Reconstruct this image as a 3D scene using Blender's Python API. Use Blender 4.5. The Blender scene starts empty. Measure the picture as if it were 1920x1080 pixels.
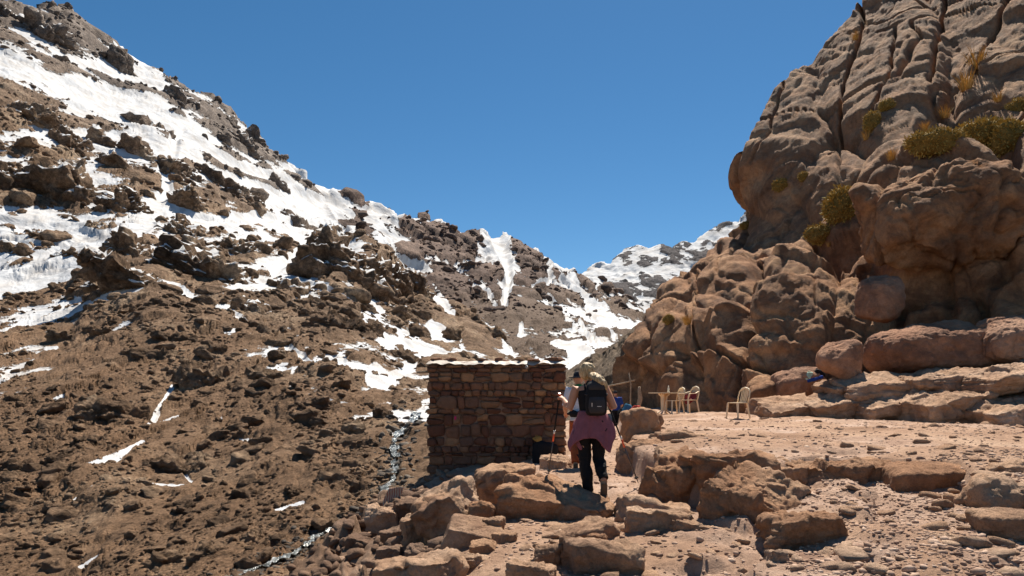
import bpy, bmesh, math, random
import numpy as np
from mathutils import Vector, Matrix, Euler

# ------------------------------------------------------------------ camera, sky, sun, exposure
SC = bpy.context.scene
COL = SC.collection
FPX, U0, V0, CZ = 1280.0, 960.0, 740.0, 1.6       # focal length in photo pixels, principal column, horizon row, eye height
cam_d = bpy.data.cameras.new('camera')
cam_d.sensor_width = 36.0
cam_d.lens = 36.0 * FPX / 1920.0
cam_d.shift_y = (V0 - 540.0) / 1920.0
cam_d.clip_start = 0.1
cam_d.clip_end = 30000.0
cam = bpy.data.objects.new('camera', cam_d)
COL.objects.link(cam)
cam.location = (0, 0, CZ)
cam.rotation_euler = (math.radians(90), 0, 0)
SC.camera = cam

SUN_EL, SUN_AZ = 57.0, 18.0                        # degrees; azimuth to the right of the view direction
world = bpy.data.worlds.new('World')
SC.world = world
world.use_nodes = True
wn = world.node_tree.nodes
wl = world.node_tree.links
bg = wn['Background']
sky = wn.new('ShaderNodeTexSky')
sky.sky_type = 'NISHITA'
sky.sun_disc = False
sky.sun_elevation = math.radians(SUN_EL)
sky.sun_rotation = math.radians(SUN_AZ)
sky.altitude = 2400
sky.air_density = 1.0
sky.dust_density = 0.5
sky.ozone_density = 2.2
hsv = wn.new('ShaderNodeHueSaturation')             # the deep, polarised blue of high mountain air
hsv.inputs['Saturation'].default_value = 1.25
hsv.inputs['Hue'].default_value = 0.492
wl.new(sky.outputs[0], hsv.inputs['Color'])
wl.new(hsv.outputs[0], bg.inputs[0])
bg.inputs[1].default_value = 0.058

sun_d = bpy.data.lights.new('sun', 'SUN')
sun_d.energy = 5.0
sun_d.angle = math.radians(0.53)
sun_d.color = (1.0, 0.93, 0.82)
sun = bpy.data.objects.new('sun', sun_d)
COL.objects.link(sun)
_d = Vector((math.sin(math.radians(SUN_AZ)) * math.cos(math.radians(SUN_EL)),
             math.cos(math.radians(SUN_AZ)) * math.cos(math.radians(SUN_EL)),
             math.sin(math.radians(SUN_EL))))
sun.rotation_euler = _d.to_track_quat('Z', 'Y').to_euler()
sun.location = (10, 20, 60)
SC.view_settings.view_transform = 'Standard'
SC.view_settings.look = 'None'
SC.view_settings.exposure = 0.85
SC.view_settings.gamma = 1.0
SC.view_settings.use_curve_mapping = False
SC.cycles.max_bounces = 7
SC.cycles.diffuse_bounces = 5

# ------------------------------------------------------------------ noise (numpy)
_rng = np.random.RandomState(7)
_PERM = np.concatenate([_rng.permutation(1024)] * 3).astype(np.int32)
_G = _rng.normal(size=(1024, 3)).astype(np.float32)
_G /= np.linalg.norm(_G, axis=1)[:, None]
_RND = _rng.rand(1024, 6).astype(np.float32)


def _h(ix, iy, iz):
    return _PERM[_PERM[_PERM[ix & 1023] + (iy & 1023)] + (iz & 1023)]


from concurrent.futures import ThreadPoolExecutor
_POOL = ThreadPoolExecutor(4)


def perlin(p, seed=0):
    p = np.asarray(p, np.float32)
    if len(p) > 30000:
        return np.concatenate(list(_POOL.map(lambda c: _perlin(c, seed), np.array_split(p, 12))))
    return _perlin(p, seed)


def _perlin(p, seed=0):
    p = np.asarray(p, np.float32) + np.float32(seed * 17.371)
    i = np.floor(p).astype(np.int32)
    f = p - i
    w = f * f * f * (f * (f * 6 - 15) + 10)
    out = 0
    for dx in (0, 1):
        for dy in (0, 1):
            for dz in (0, 1):
                g = _G[_h(i[:, 0] + dx, i[:, 1] + dy, i[:, 2] + dz)]
                d = g[:, 0] * (f[:, 0] - dx) + g[:, 1] * (f[:, 1] - dy) + g[:, 2] * (f[:, 2] - dz)
                wt = (w[:, 0] if dx else 1 - w[:, 0]) * (w[:, 1] if dy else 1 - w[:, 1]) * (w[:, 2] if dz else 1 - w[:, 2])
                out = out + d * wt
    return out * 1.5


def fbm(p, octaves=4, seed=0, gain=0.5, lac=2.03):
    out = 0
    a = 1.0
    p = np.asarray(p, np.float32)
    for k in range(octaves):
        out = out + a * perlin(p, seed + k)
        p = p * lac
        a *= gain
    return out


def voronoi(p, seed=0):
    """F1, F2, offset to the cell centre and six random numbers of the nearest cell."""
    p = np.asarray(p, np.float32)
    if len(p) > 30000:
        r = list(_POOL.map(lambda c: _voronoi(c, seed), np.array_split(p, 12)))
        return tuple(np.concatenate([q[k] for q in r]) for k in range(4))
    return _voronoi(p, seed)


def _voronoi(p, seed=0):
    p = p + np.float32(seed * 13.77)
    i = np.floor(p).astype(np.int32)
    f = p - i
    n = len(p)
    f1 = np.full(n, 9.0, np.float32)
    f2 = np.full(n, 9.0, np.float32)
    idx = np.zeros(n, np.int32)
    nb = np.zeros(n, np.int32)
    code = 0
    X, Yc, Z = _RND[:, 0].copy(), _RND[:, 1].copy(), _RND[:, 2].copy()
    for dx in (-1, 0, 1):
        hx = _PERM[(i[:, 0] + dx) & 1023]
        for dy in (-1, 0, 1):
            hy = _PERM[hx + ((i[:, 1] + dy) & 1023)]
            for dz in (-1, 0, 1):
                h = _PERM[hy + ((i[:, 2] + dz) & 1023)]
                d = (f[:, 0] - dx - X[h]) ** 2 + (f[:, 1] - dy - Yc[h]) ** 2 + (f[:, 2] - dz - Z[h]) ** 2
                m = d < f1
                f2 = np.where(m, f1, np.minimum(f2, d))
                f1 = np.where(m, d, f1)
                idx = np.where(m, h, idx)
                nb = np.where(m, code, nb)
                code += 1
    off = np.stack([nb // 9 - 1, (nb // 3) % 3 - 1, nb % 3 - 1], 1)
    vec = f - off - _RND[idx, :3]
    return np.sqrt(f1), np.sqrt(f2), vec, _RND[(idx * 7 + 3) % 1024]


def facets(p, seed=0, tilt=1.0, step=0.5, soft=0.22, warp=0.28):
    """Blocky relief of unit cell size: every cell is a tilted facet with its own height, dark cracks between."""
    q = p + warp * np.stack([perlin(p * 1.7, seed + 5), perlin(p * 1.7, seed + 6), perlin(p * 1.7, seed + 7)], 1)
    f1, f2, vec, r = voronoi(q, seed)
    t = (r[:, 1:4] - 0.5) * 2
    d = (vec * t).sum(1) * tilt + (r[:, 4] - 0.5) * 2 * step
    crack = smooth(0.0, soft, f2 - f1)
    return d * (0.25 + 0.75 * crack) - 0.3 * (1 - crack)


def smooth(a, b, x):
    t = np.clip((x - a) / (b - a), 0, 1)
    return t * t * (3 - 2 * t)


class TPS:
    """Thin-plate spline through scattered (a, b) -> value points."""
    def __init__(self, pts, vals, scale=1.0, reg=0.0):
        self.s = scale
        p = np.asarray(pts, float) / scale
        n = len(p)
        d = np.linalg.norm(p[:, None] - p[None], axis=2)
        K = self._k(d) + reg * np.eye(n)
        Pm = np.hstack([np.ones((n, 1)), p])
        A = np.zeros((n + 3, n + 3))
        A[:n, :n] = K; A[:n, n:] = Pm; A[n:, :n] = Pm.T
        self.w = np.linalg.solve(A, np.concatenate([np.asarray(vals, float), np.zeros(3)]))
        self.p = p

    @staticmethod
    def _k(r):
        return np.where(r > 0, r * r * np.log(np.maximum(r, 1e-12)), 0.0)

    def __call__(self, a, b):
        sh = np.shape(a)
        q = np.stack([np.ravel(a), np.ravel(b)], 1) / self.s
        out = np.empty(len(q))
        n = len(self.p)
        for s in range(0, len(q), 60000):
            c = q[s:s + 60000]
            d = np.sqrt(((c[:, None] - self.p[None]) ** 2).sum(2))
            out[s:s + 60000] = self._k(d) @ self.w[:n] + self.w[n] + c @ self.w[n + 1:]
        return out.reshape(sh)


def P(u, v, y):
    """World point seen at photo pixel (u, v) at distance y."""
    return Vector(((u - U0) / FPX * y, y, CZ + (V0 - v) / FPX * y))


def Pn(u, v, y):
    return np.stack([(u - U0) / FPX * y, y, CZ + (V0 - v) / FPX * y], -1)


# ------------------------------------------------------------------ mesh helpers
def make_mesh(name, V, F, smooth_shade=True, attrs=None):
    V = np.asarray(V, np.float32)
    F = np.asarray(F, np.int32)
    k = F.shape[1]
    me = bpy.data.meshes.new(name)
    me.vertices.add(len(V))
    me.vertices.foreach_set('co', V.ravel())
    me.loops.add(F.size)
    me.loops.foreach_set('vertex_index', F.ravel())
    me.polygons.add(len(F))
    me.polygons.foreach_set('loop_start', np.arange(0, F.size, k, dtype=np.int32))
    me.polygons.foreach_set('use_smooth', np.full(len(F), smooth_shade, bool))
    if attrs:
        for an, av in attrs.items():
            a = me.attributes.new(an, 'FLOAT', 'POINT')
            a.data.foreach_set('value', np.asarray(av, np.float32).ravel())
    me.update(calc_edges=True)
    me.validate()
    return me


def link(name, me, mat=None, parent=None, loc=None, rot=None, scale=None):
    o = bpy.data.objects.new(name, me)
    COL.objects.link(o)
    if mat is not None and me is not None and len(me.materials) == 0:
        me.materials.append(mat)
    if parent is not None:
        o.parent = parent
    if loc is not None: o.location = loc
    if rot is not None: o.rotation_euler = rot
    if scale is not None: o.scale = scale
    return o


def tag(o, label=None, cat=None, group=None, kind=None):
    if label: o['label'] = label
    if cat: o['category'] = cat
    if group: o['group'] = group
    if kind: o['kind'] = kind
    return o


def empty(name, loc, label, cat, group=None, rz=0.0):
    o = bpy.data.objects.new(name, None)
    COL.objects.link(o)
    o.location = loc
    o.rotation_euler = (0, 0, rz)
    o.empty_display_size = 0.1
    return tag(o, label, cat, group)


def grid_faces(nr, nc):
    i = np.arange(nr * nc).reshape(nr, nc)
    return np.stack([i[:-1, :-1], i[1:, :-1], i[1:, 1:], i[:-1, 1:]], -1).reshape(-1, 4)


_ICO = {}
def ico(level):
    if level not in _ICO:
        bm = bmesh.new()
        bmesh.ops.create_icosphere(bm, subdivisions=level, radius=1.0)
        V = np.array([v.co[:] for v in bm.verts], np.float32)
        F = np.array([[v.index for v in f.verts] for f in bm.faces], np.int32)
        bm.free()
        V /= np.linalg.norm(V, axis=1)[:, None]
        _ICO[level] = (V, F)
    return _ICO[level]


def vert_normals(V, F):
    a, b, c = V[F[:, 0]], V[F[:, 1]], V[F[:, 2]]
    fn = np.cross(b - a, c - a)
    N = np.zeros_like(V)
    for k in range(3):
        np.add.at(N, F[:, k], fn)
    return N / np.maximum(np.linalg.norm(N, axis=1)[:, None], 1e-12)


def rock_mesh(name, size, seed, level=4, planes=10, sharp=9.0, box=0.0, rough=0.10, facet=0.10, strata=0.0, cell=0.45, fine=1.0, crack=0.0, cuts=()):
    """A weathered stone: a rounded convex polyhedron of half-sizes `size` with chipped facets, beds and pitting."""
    D, F = ico(level)
    rs = np.random.RandomState(seed)
    size = np.asarray(size, np.float32)
    n = rs.normal(size=(planes, 3))
    n /= np.linalg.norm(n, axis=1)[:, None]
    off = rs.uniform(0.72, 1.02, planes)
    if box > 0:
        ax = np.array([[1, 0, 0], [-1, 0, 0], [0, 1, 0], [0, -1, 0], [0, 0, 1], [0, 0, -1]], float)
        ax += rs.normal(size=ax.shape) * 0.13
        ax /= np.linalg.norm(ax, axis=1)[:, None]
        n = np.vstack([n, ax])
        off = np.concatenate([off * (1 + 0.35 * box), rs.uniform(0.8, 0.95, 6)])
    for cn, co_ in cuts:
        cn = np.asarray(cn, float) + rs.normal(size=3) * 0.12
        n = np.vstack([n, cn / np.linalg.norm(cn)]); off = np.append(off, co_ * rs.uniform(0.9, 1.1))
    dots = np.clip(D @ n.T, 1e-4, None) / off[None]
    r = 1.0 / ((dots ** sharp).sum(1)) ** (1.0 / sharp)
    r = np.minimum(r, 1.45)
    V = (D * r[:, None] * size).astype(np.float32)
    m = float(np.exp(np.log(size).mean()))
    N = vert_normals(V, F)
    so = rs.uniform(-50, 50, 3).astype(np.float32)
    q = V / m + so
    d = rough * fbm(q * 1.3, 4, seed % 31, 0.52)
    if facet > 0:
        d = d + facet * 0.6 * facets(q / (cell * 1.6), seed % 23, 1.1, 0.5, 0.12, 0.12)
        d = d + facet * 0.3 * facets(q / (cell * 0.55), seed % 19 + 3, 1.0, 0.5, 0.15, 0.15)
    if strata > 0:
        zz = q[:, 2] + 0.15 * perlin(q * 0.9, 3)
        d = d + strata * (perlin(np.stack([q[:, 0] * 0.35, q[:, 1] * 0.35, zz * 6.0], 1), seed % 17) * 0.7
                          + 0.4 * perlin(np.stack([q[:, 0] * 0.6, q[:, 1] * 0.6, zz * 14.0], 1), seed % 13))
    if crack > 0:
        for cs, cw in ((0.75, 0.045), (1.6, 0.035)):
            cq = q * cs * np.array([1.25, 1.0, 0.6]) + 0.5 * perlin(q * 1.1, 14)[:, None]
            d = d - crack * np.exp(-(perlin(cq, seed % 29 + 50) / cw) ** 2) * (1.0 if cs < 1 else 0.6)
    if level >= 5:
        d = d + 0.02 * fine * fbm(q * 11, 3, 9)
    V = V + N * (d * m)[:, None]
    return make_mesh(name, V, F, True)


# ------------------------------------------------------------------ materials
def new_mat(name, rough=0.9, spec=0.2):
    m = bpy.data.materials.new(name)
    m.use_nodes = True
    b = m.node_tree.nodes['Principled BSDF']
    b.inputs['Roughness'].default_value = rough
    b.inputs['Specular IOR Level'].default_value = spec
    return m, m.node_tree.nodes, m.node_tree.links, b


def nd(ns, t, **kw):
    n = ns.new(t)
    for k, v in kw.items():
        if k in n.inputs.keys() if not hasattr(n, k) else False:
            n.inputs[k].default_value = v
        else:
            setattr(n, k, v)
    return n


def noise_node(ns, ls, coord, scale, detail=6, rough=0.55, dist=0.0):
    n = ns.new('ShaderNodeTexNoise')
    n.inputs['Scale'].default_value = scale
    n.inputs['Detail'].default_value = detail
    n.inputs['Roughness'].default_value = rough
    n.inputs['Distortion'].default_value = dist
    ls.new(coord, n.inputs['Vector'])
    return n.outputs['Fac']


def ramp_node(ns, ls, fac, stops):
    r = ns.new('ShaderNodeValToRGB')
    e = r.color_ramp.elements
    while len(e) < len(stops): e.new(0.5)
    for k, (p, c) in enumerate(stops):
        e[k].position = p
        e[k].color = (c, c, c, 1) if not isinstance(c, tuple) else (*c, 1)
    ls.new(fac, r.inputs[0])
    return r.outputs[0]


def mix_node(ns, ls, fac, a, b, mode='MIX'):
    m = ns.new('ShaderNodeMix')
    m.data_type = 'RGBA'
    m.blend_type = mode
    for s, val in ((m.inputs[0], fac), (m.inputs[6], a), (m.inputs[7], b)):
        if isinstance(val, (int, float)): s.default_value = val
        elif isinstance(val, tuple): s.default_value = (*val, 1)
        else: ls.new(val, s)
    return m.outputs[2]


def math_node(ns, ls, op, a, b=None, c=None, clamp=False):
    m = ns.new('ShaderNodeMath')
    m.operation = op
    m.use_clamp = clamp
    for s, val in zip(m.inputs, (a, b, c)):
        if val is None: continue
        if isinstance(val, (int, float)): s.default_value = val
        else: ls.new(val, s)
    return m.outputs[0]


def bump_node(ns, ls, height, strength, dist, normal=None):
    b = ns.new('ShaderNodeBump')
    b.inputs['Strength'].default_value = strength
    b.inputs['Distance'].default_value = dist
    ls.new(height, b.inputs['Height'])
    if normal is not None: ls.new(normal, b.inputs['Normal'])
    return b.outputs[0]


def rock_material(name, dark, mid, light, scale=1.0, bump=0.03, patina=None, patina_amt=0.5, vary=0.0, strata=0.0):
    """Stone: three tones mixed by noise, darker patina patches, fine grain and pitting; sizes follow `scale` (features per metre)."""
    m, ns, ls, b = new_mat(name, 0.92, 0.15)
    co = ns.new('ShaderNodeNewGeometry').outputs['Position']
    n1 = noise_node(ns, ls, co, 0.55 * scale, 8, 0.62, 0.4)
    base = ramp_node(ns, ls, n1, [(0.30, dark), (0.48, mid), (0.66, light)])
    n2 = noise_node(ns, ls, co, 6.0 * scale, 8, 0.7)
    base = mix_node(ns, ls, 0.55, base, ramp_node(ns, ls, n2, [(0.25, 0.45), (0.5, 1.0), (0.75, 1.5)]), 'MULTIPLY')
    if patina is not None:
        n3 = noise_node(ns, ls, co, 0.9 * scale, 9, 0.68, 0.8)
        f = ramp_node(ns, ls, n3, [(0.47, 0.0), (0.60, 1.0)])
        base = mix_node(ns, ls, math_node(ns, ls, 'MULTIPLY', f, patina_amt), base, patina)
    n4 = noise_node(ns, ls, co, 45.0 * scale, 5, 0.7)
    base = mix_node(ns, ls, 0.45, base, ramp_node(ns, ls, n4, [(0.3, 0.55), (0.5, 1.0), (0.72, 1.45)]), 'MULTIPLY')
    if vary > 0:
        oi = ns.new('ShaderNodeObjectInfo')
        rr = ramp_node(ns, ls, oi.outputs['Random'], [(0.0, 1 - vary), (1.0, 1 + vary)])
        base = mix_node(ns, ls, 1.0, base, rr, 'MULTIPLY')
    ls.new(base, b.inputs['Base Color'])
    h1 = noise_node(ns, ls, co, 3.0 * scale, 12, 0.72, 0.3)
    nb = bump_node(ns, ls, h1, 1.0, bump * 2.2 / scale)
    h2 = noise_node(ns, ls, co, 22.0 * scale, 8, 0.7)
    nb = bump_node(ns, ls, h2, 0.9, bump * 0.55 / scale, nb)
    ls.new(nb, b.inputs['Normal'])
    return m


def plain_mat(name, col, rough=0.7, spec=0.3, grain=0.25, scale=30.0, bump=0.0):
    m, ns, ls, b = new_mat(name, rough, spec)
    co = ns.new('ShaderNodeTexCoord').outputs['Object']
    n = noise_node(ns, ls, co, scale, 5, 0.6)
    c = mix_node(ns, ls, grain, col, ramp_node(ns, ls, n, [(0.25, 0.35), (0.5, 1.0), (0.75, 1.5)]), 'MULTIPLY')
    ls.new(c, b.inputs['Base Color'])
    if bump > 0:
        ls.new(bump_node(ns, ls, n, 1.0, bump), b.inputs['Normal'])
    return m
# ------------------------------------------------------------------ terrain: mountains
def polyline_weight(u, v, pts, width, soft=0.6):
    """1 inside a stroke (pixel polyline with a half width), falling to 0 outside."""
    best = np.full(u.shape, 1e9)
    for (a, b, *w0), (c, d, *w1) in zip(pts[:-1], pts[1:]):
        dx, dy = c - a, d - b
        t = np.clip(((u - a) * dx + (v - b) * dy) / max(dx * dx + dy * dy, 1e-9), 0, 1)
        dist = np.hypot(u - a - t * dx, v - b - t * dy)
        ww = width
        if w0 and w1: ww = w0[0] + (w1[0] - w0[0]) * t
        best = np.minimum(best, dist / ww)
    return 1 - smooth(1 - soft, 1 + soft, best)


def idw(u, v, pts, power=3.0):
    num = 0; den = 0
    for a, b, val in pts:
        w = 1.0 / (np.hypot(u - a, v - b) + 6.0) ** power
        num = num + w * val; den = den + w
    return num / den


BEDS = np.array([0.30, -0.25, 0.92]); BEDS /= np.linalg.norm(BEDS)


def rocky(B, N, Y, seed, octs=(512, 256, 128, 64, 32, 16, 8, 4, 2, 1, 0.5), cells=(300, 120, 48, 19, 7.5, 3.0, 1.2), bed=1.35, lo=1.5, hi=75.0, A=0.115, Fa=0.27, beds=BEDS, strike=True):
    """Relief height in units of the local pixel size bands: fractal noise plus tilted blocks, limited to the sizes the distance resolves."""
    p = Y / FPX * 1.875
    q0 = B.copy()
    if strike: q0[:, 1] = 0.36 * B[:, 1] + 30.0 * (1 - np.exp(-B[:, 1] / 60.0))      # ribs run along the valley
    q0[:, 2] *= 1.15
    q0 = (q0 + (q0 @ beds)[:, None] * beds[None] * (bed - 1.0)).astype(np.float32)
    tot = np.zeros(len(B), np.float32)
    mask = np.zeros(len(B), np.float32); wsum = np.zeros(len(B), np.float32) + 1e-6
    for k, lam in enumerate((512, 256, 128, 64, 32, 16, 8, 4, 2)):
        w = np.exp(-(np.log(lam / (48 * p)) / 0.75) ** 2)
        m = w > 0.02
        if m.any():
            mask[m] += w[m] * perlin(q0[m] / lam, seed + 70 + k); wsum[m] += w[m]
    mask = smooth(-0.16, 0.30, mask / wsum)                                          # where bedrock crops out
    for k, lam in enumerate(octs):
        w = smooth(lo * p, 2 * lo * p, lam) * (1 - smooth(hi * p, 2.2 * hi * p, lam))
        m = w > 0.01
        if not m.any(): continue
        n = perlin(q0[m] / lam, seed + k)
        n = 0.55 * n + 0.45 * (0.45 - np.abs(perlin(q0[m] / lam * 0.83, seed + 20 + k)) * 1.6)
        tot[m] += w[m] * n * lam * A * (lam / (20 * p[m])) ** -0.45 * (0.55 + 0.75 * mask[m])
    for k, lam in enumerate(cells):
        w = smooth(3.0 * p, 7 * p, lam) * (1 - smooth(hi * 0.7 * p, hi * 1.6 * p, lam))
        m = w > 0.01
        if not m.any(): continue
        mm = 0.35 + 0.65 * mask[m]
        tot[m] += w[m] * mm * (0.35 + facets(q0[m] / lam, seed + 40 + k, 1.0, 0.7, 0.3)) * lam * Fa * (lam / (22 * p[m])) ** -0.15
    return tot / p                                   # in render pixels


SHEETS = {}


def relief_sheet(name, us, vtop, vbot, nv, depth, mat, seed, snow_fn, scree_fn=None, rows_back=10, drop=0.35, amp=1.0, tpow=1.0, **kw):
    """A mountain side as a sheet with real distance and size, running over its crest and down the far side."""
    nu = len(us)
    vt = np.interp(us, *zip(*vtop)); vb = np.interp(us, *zip(*vbot))
    t = np.linspace(0, 1, nv) ** tpow
    v = vt[None] + (vb - vt)[None] * t[:, None]
    u = np.repeat(us[None], nv, 0)
    Y = np.exp(depth(u, v))
    B = Pn(u, v, Y)
    # the far side of the crest
    back = []
    for k in range(rows_back, 0, -1):
        f = 1 + 0.012 * k ** 1.6
        b = B[0].copy() * f
        b[:, 2] = B[0, :, 2] - drop * (f - 1) * B[0, :, 1]
        back.append(b)
    if back:
        B = np.concatenate([np.stack(back), B], 0)
        u = np.concatenate([np.repeat(u[:1], rows_back, 0), u], 0)
        v = np.concatenate([np.repeat(v[:1], rows_back, 0), v], 0)
        Y = B[..., 1]
    gu = np.gradient(B, axis=1); gv = np.gradient(B, axis=0)
    N = np.cross(gv, gu)
    N /= np.maximum(np.linalg.norm(N, axis=2)[..., None], 1e-9)
    N = np.where((N[..., 2] < 0)[..., None], -N, N)
    N = N + np.array([0, 0, 0.6]); N /= np.linalg.norm(N, axis=2)[..., None]
    sh = u.shape
    Bf = B.reshape(-1, 3).astype(np.float32); Nf = N.reshape(-1, 3); Yf = Y.ravel(); uf = u.ravel(); vf = v.ravel()
    d = rocky(Bf, Nf, Yf, seed, **kw)
    dens, stroke, calm = snow_fn(uf, vf, Bf)
    p = Yf / FPX * 1.875
    d = d * calm
    sd = d.std()
    d = np.clip(d, -2.6 * sd, 2.3 * sd)
    qs = np.quantile(d[vf < 720], [0.0, 0.04, 0.12, 0.3, 0.5, 0.7, 0.88, 1.0])
    qs[0] -= 6 * sd; qs[-1] = max(qs[-1], qs[-2] + sd)
    dens = dens + 0.13 * fbm(Bf * np.array([1, 0.4, 1]) / (30.0 * p[:, None].clip(np.median(p) * 0.25)), 1, seed + 3)
    cover = np.clip(dens + 0.55 * stroke, 0.0, 1.0)
    rock = d * (1 - 0.75 * stroke) - 0.8 * sd * stroke
    level = np.interp(cover, [0, 0.04, 0.12, 0.3, 0.5, 0.7, 0.88, 1.0], qs)
    snow = level - rock
    h = np.where(snow > 0, rock + np.minimum(snow, 0.9 * sd) * 0.55, rock)
    snow = snow / sd * 6.0
    V = Bf + Nf * (h * p * amp)[:, None]
    sc = scree_fn(uf, vf, Bf) if scree_fn else np.zeros(len(uf))
    me = make_mesh(name, V, grid_faces(*sh)[:, ::-1], True, {'snow': snow, 'scree': sc, 'relief': d})
    o = link(name, me, mat)
    SHEETS[name] = (u, v, V.reshape(*sh, 3), snow.reshape(sh), rows_back)
    return tag(o, kind='structure')


def mountain_material(name, rock_stops, scree_col, scale, bump, snow_col=(0.56, 0.565, 0.575), mac=6.0, far_grey=False):
    m, ns, ls, b = new_mat(name, 0.9, 0.12)
    co = ns.new('ShaderNodeNewGeometry').outputs['Position']
    at = lambda n: (lambda a: (setattr(a, 'attribute_name', n), a.outputs['Fac'])[1])(ns.new('ShaderNodeAttribute'))
    n1 = noise_node(ns, ls, co, scale, 10, 0.66, 0.5)
    rock = ramp_node(ns, ls, n1, rock_stops)
    if far_grey:                                                    # rock colour fades to grey with distance along the valley
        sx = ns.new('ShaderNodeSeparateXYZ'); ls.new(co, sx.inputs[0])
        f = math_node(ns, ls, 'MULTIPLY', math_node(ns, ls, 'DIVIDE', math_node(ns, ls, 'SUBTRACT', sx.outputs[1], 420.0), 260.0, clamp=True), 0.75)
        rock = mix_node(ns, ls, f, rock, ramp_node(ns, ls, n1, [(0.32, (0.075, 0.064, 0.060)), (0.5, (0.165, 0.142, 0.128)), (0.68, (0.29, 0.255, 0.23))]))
    n2 = noise_node(ns, ls, co, scale * 14, 8, 0.72)
    rock = mix_node(ns, ls, 0.8, rock, ramp_node(ns, ls, n2, [(0.33, 0.3), (0.5, 1.0), (0.67, 1.9)]), 'MULTIPLY')
    n5 = noise_node(ns, ls, co, scale * 60, 6, 0.75)
    scr = mix_node(ns, ls, 0.85, scree_col, ramp_node(ns, ls, n5, [(0.35, 0.35), (0.5, 1.0), (0.65, 2.0)]), 'MULTIPLY')
    rock = mix_node(ns, ls, math_node(ns, ls, 'MULTIPLY', at('scree'), 0.85), rock, scr)
    sn = noise_node(ns, ls, co, scale * 5, 14, 0.78, 0.3)
    s = math_node(ns, ls, 'ADD', at('snow'), math_node(ns, ls, 'MULTIPLY', math_node(ns, ls, 'SUBTRACT', sn, 0.5), 17.0))
    s = math_node(ns, ls, 'MULTIPLY_ADD', s, 1.1, 0.4, clamp=True)
    dn = noise_node(ns, ls, co, scale * 2.0, 6, 0.6)
    snowc = mix_node(ns, ls, ramp_node(ns, ls, dn, [(0.42, 0.0), (0.70, 0.6)]), snow_col, (0.40, 0.345, 0.29))
    ls.new(mix_node(ns, ls, s, rock, snowc), b.inputs['Base Color'])
    h1 = noise_node(ns, ls, co, scale * 9, 12, 0.75, 0.3)
    inv = math_node(ns, ls, 'SUBTRACT', 1.0, math_node(ns, ls, 'MULTIPLY', s, 0.9))
    h1 = math_node(ns, ls, 'MULTIPLY', h1, inv)
    h0 = math_node(ns, ls, 'MULTIPLY', noise_node(ns, ls, co, scale * 2.2, 14, 0.78, 0.4), inv)
    nb = bump_node(ns, ls, h0, 1.0, bump * mac)
    nb = bump_node(ns, ls, h1, 1.0, bump * 1.5, nb)
    ls.new(bump_node(ns, ls, noise_node(ns, ls, co, scale * 1.6, 5, 0.55, 0.8), 0.8, bump * 3.0, nb), b.inputs['Normal'])
    return m


# ---- near left flank
D1 = [(-200, 1200, 36), (0, 1200, 34), (430, 1200, 25), (640, 1200, 24), (0, 1080, 45), (430, 1085, 33), (560, 1040, 38), (640, 980, 43), (735, 905, 52), (750, 835, 63),
      (790, 770, 90), (900, 720, 140), (1000, 720, 170), (800, 1000, 40), (900, 900, 46),
      (-200, 900, 66), (0, 850, 75), (200, 900, 62), (300, 850, 75), (500, 850, 68), (640, 860, 62), (400, 960, 52), (150, 1000, 52),
      (-200, 700, 130), (0, 700, 125), (150, 640, 150), (300, 535, 195), (450, 615, 160), (600, 700, 112), (690, 760, 92), (300, 700, 118), (450, 750, 100),
      (-200, 560, 215), (0, 560, 225), (140, 560, 215), (330, 510, 245), (560, 600, 190),
      (-200, 400, 300), (0, 400, 310), (180, 420, 320), (300, 400, 360), (500, 480, 330), (620, 480, 350), (700, 560, 290), (700, 650, 160), (800, 640, 240), (850, 690, 170), (930, 660, 270),
      (-200, 200, 430), (0, 190, 460), (200, 205, 620), (330, 260, 620), (450, 380, 520),
      (-200, -100, 640), (0, 0, 720), (120, 30, 800), (300, 145, 860), (480, 285, 900), (560, 350, 900), (640, 425, 700),
      (660, 437, 430), (760, 510, 400), (880, 595, 360)]
d1 = TPS([(a, b) for a, b, c in D1], [math.log(c) for a, b, c in D1], 400.0, 1e-3)
TOP1 = [(-220, -110), (0, 0), (31, 16), (73, 25), (88, 14), (111, 20), (124, 17), (148, 47), (181, 67), (223, 93), (259, 118), (295, 137), (332, 161), (363, 176), (394, 187), (430, 213), (456, 238), (482, 275), (518, 301), (549, 325), (580, 358), (620, 400), (645, 425), (665, 434), (700, 455), (740, 476), (770, 515), (800, 543), (850, 573), (900, 598), (945, 638), (965, 662), (1000, 690)]
BOT1 = [(-220, 1180), (700, 1180), (790, 1000), (900, 900), (1000, 800)]

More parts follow.
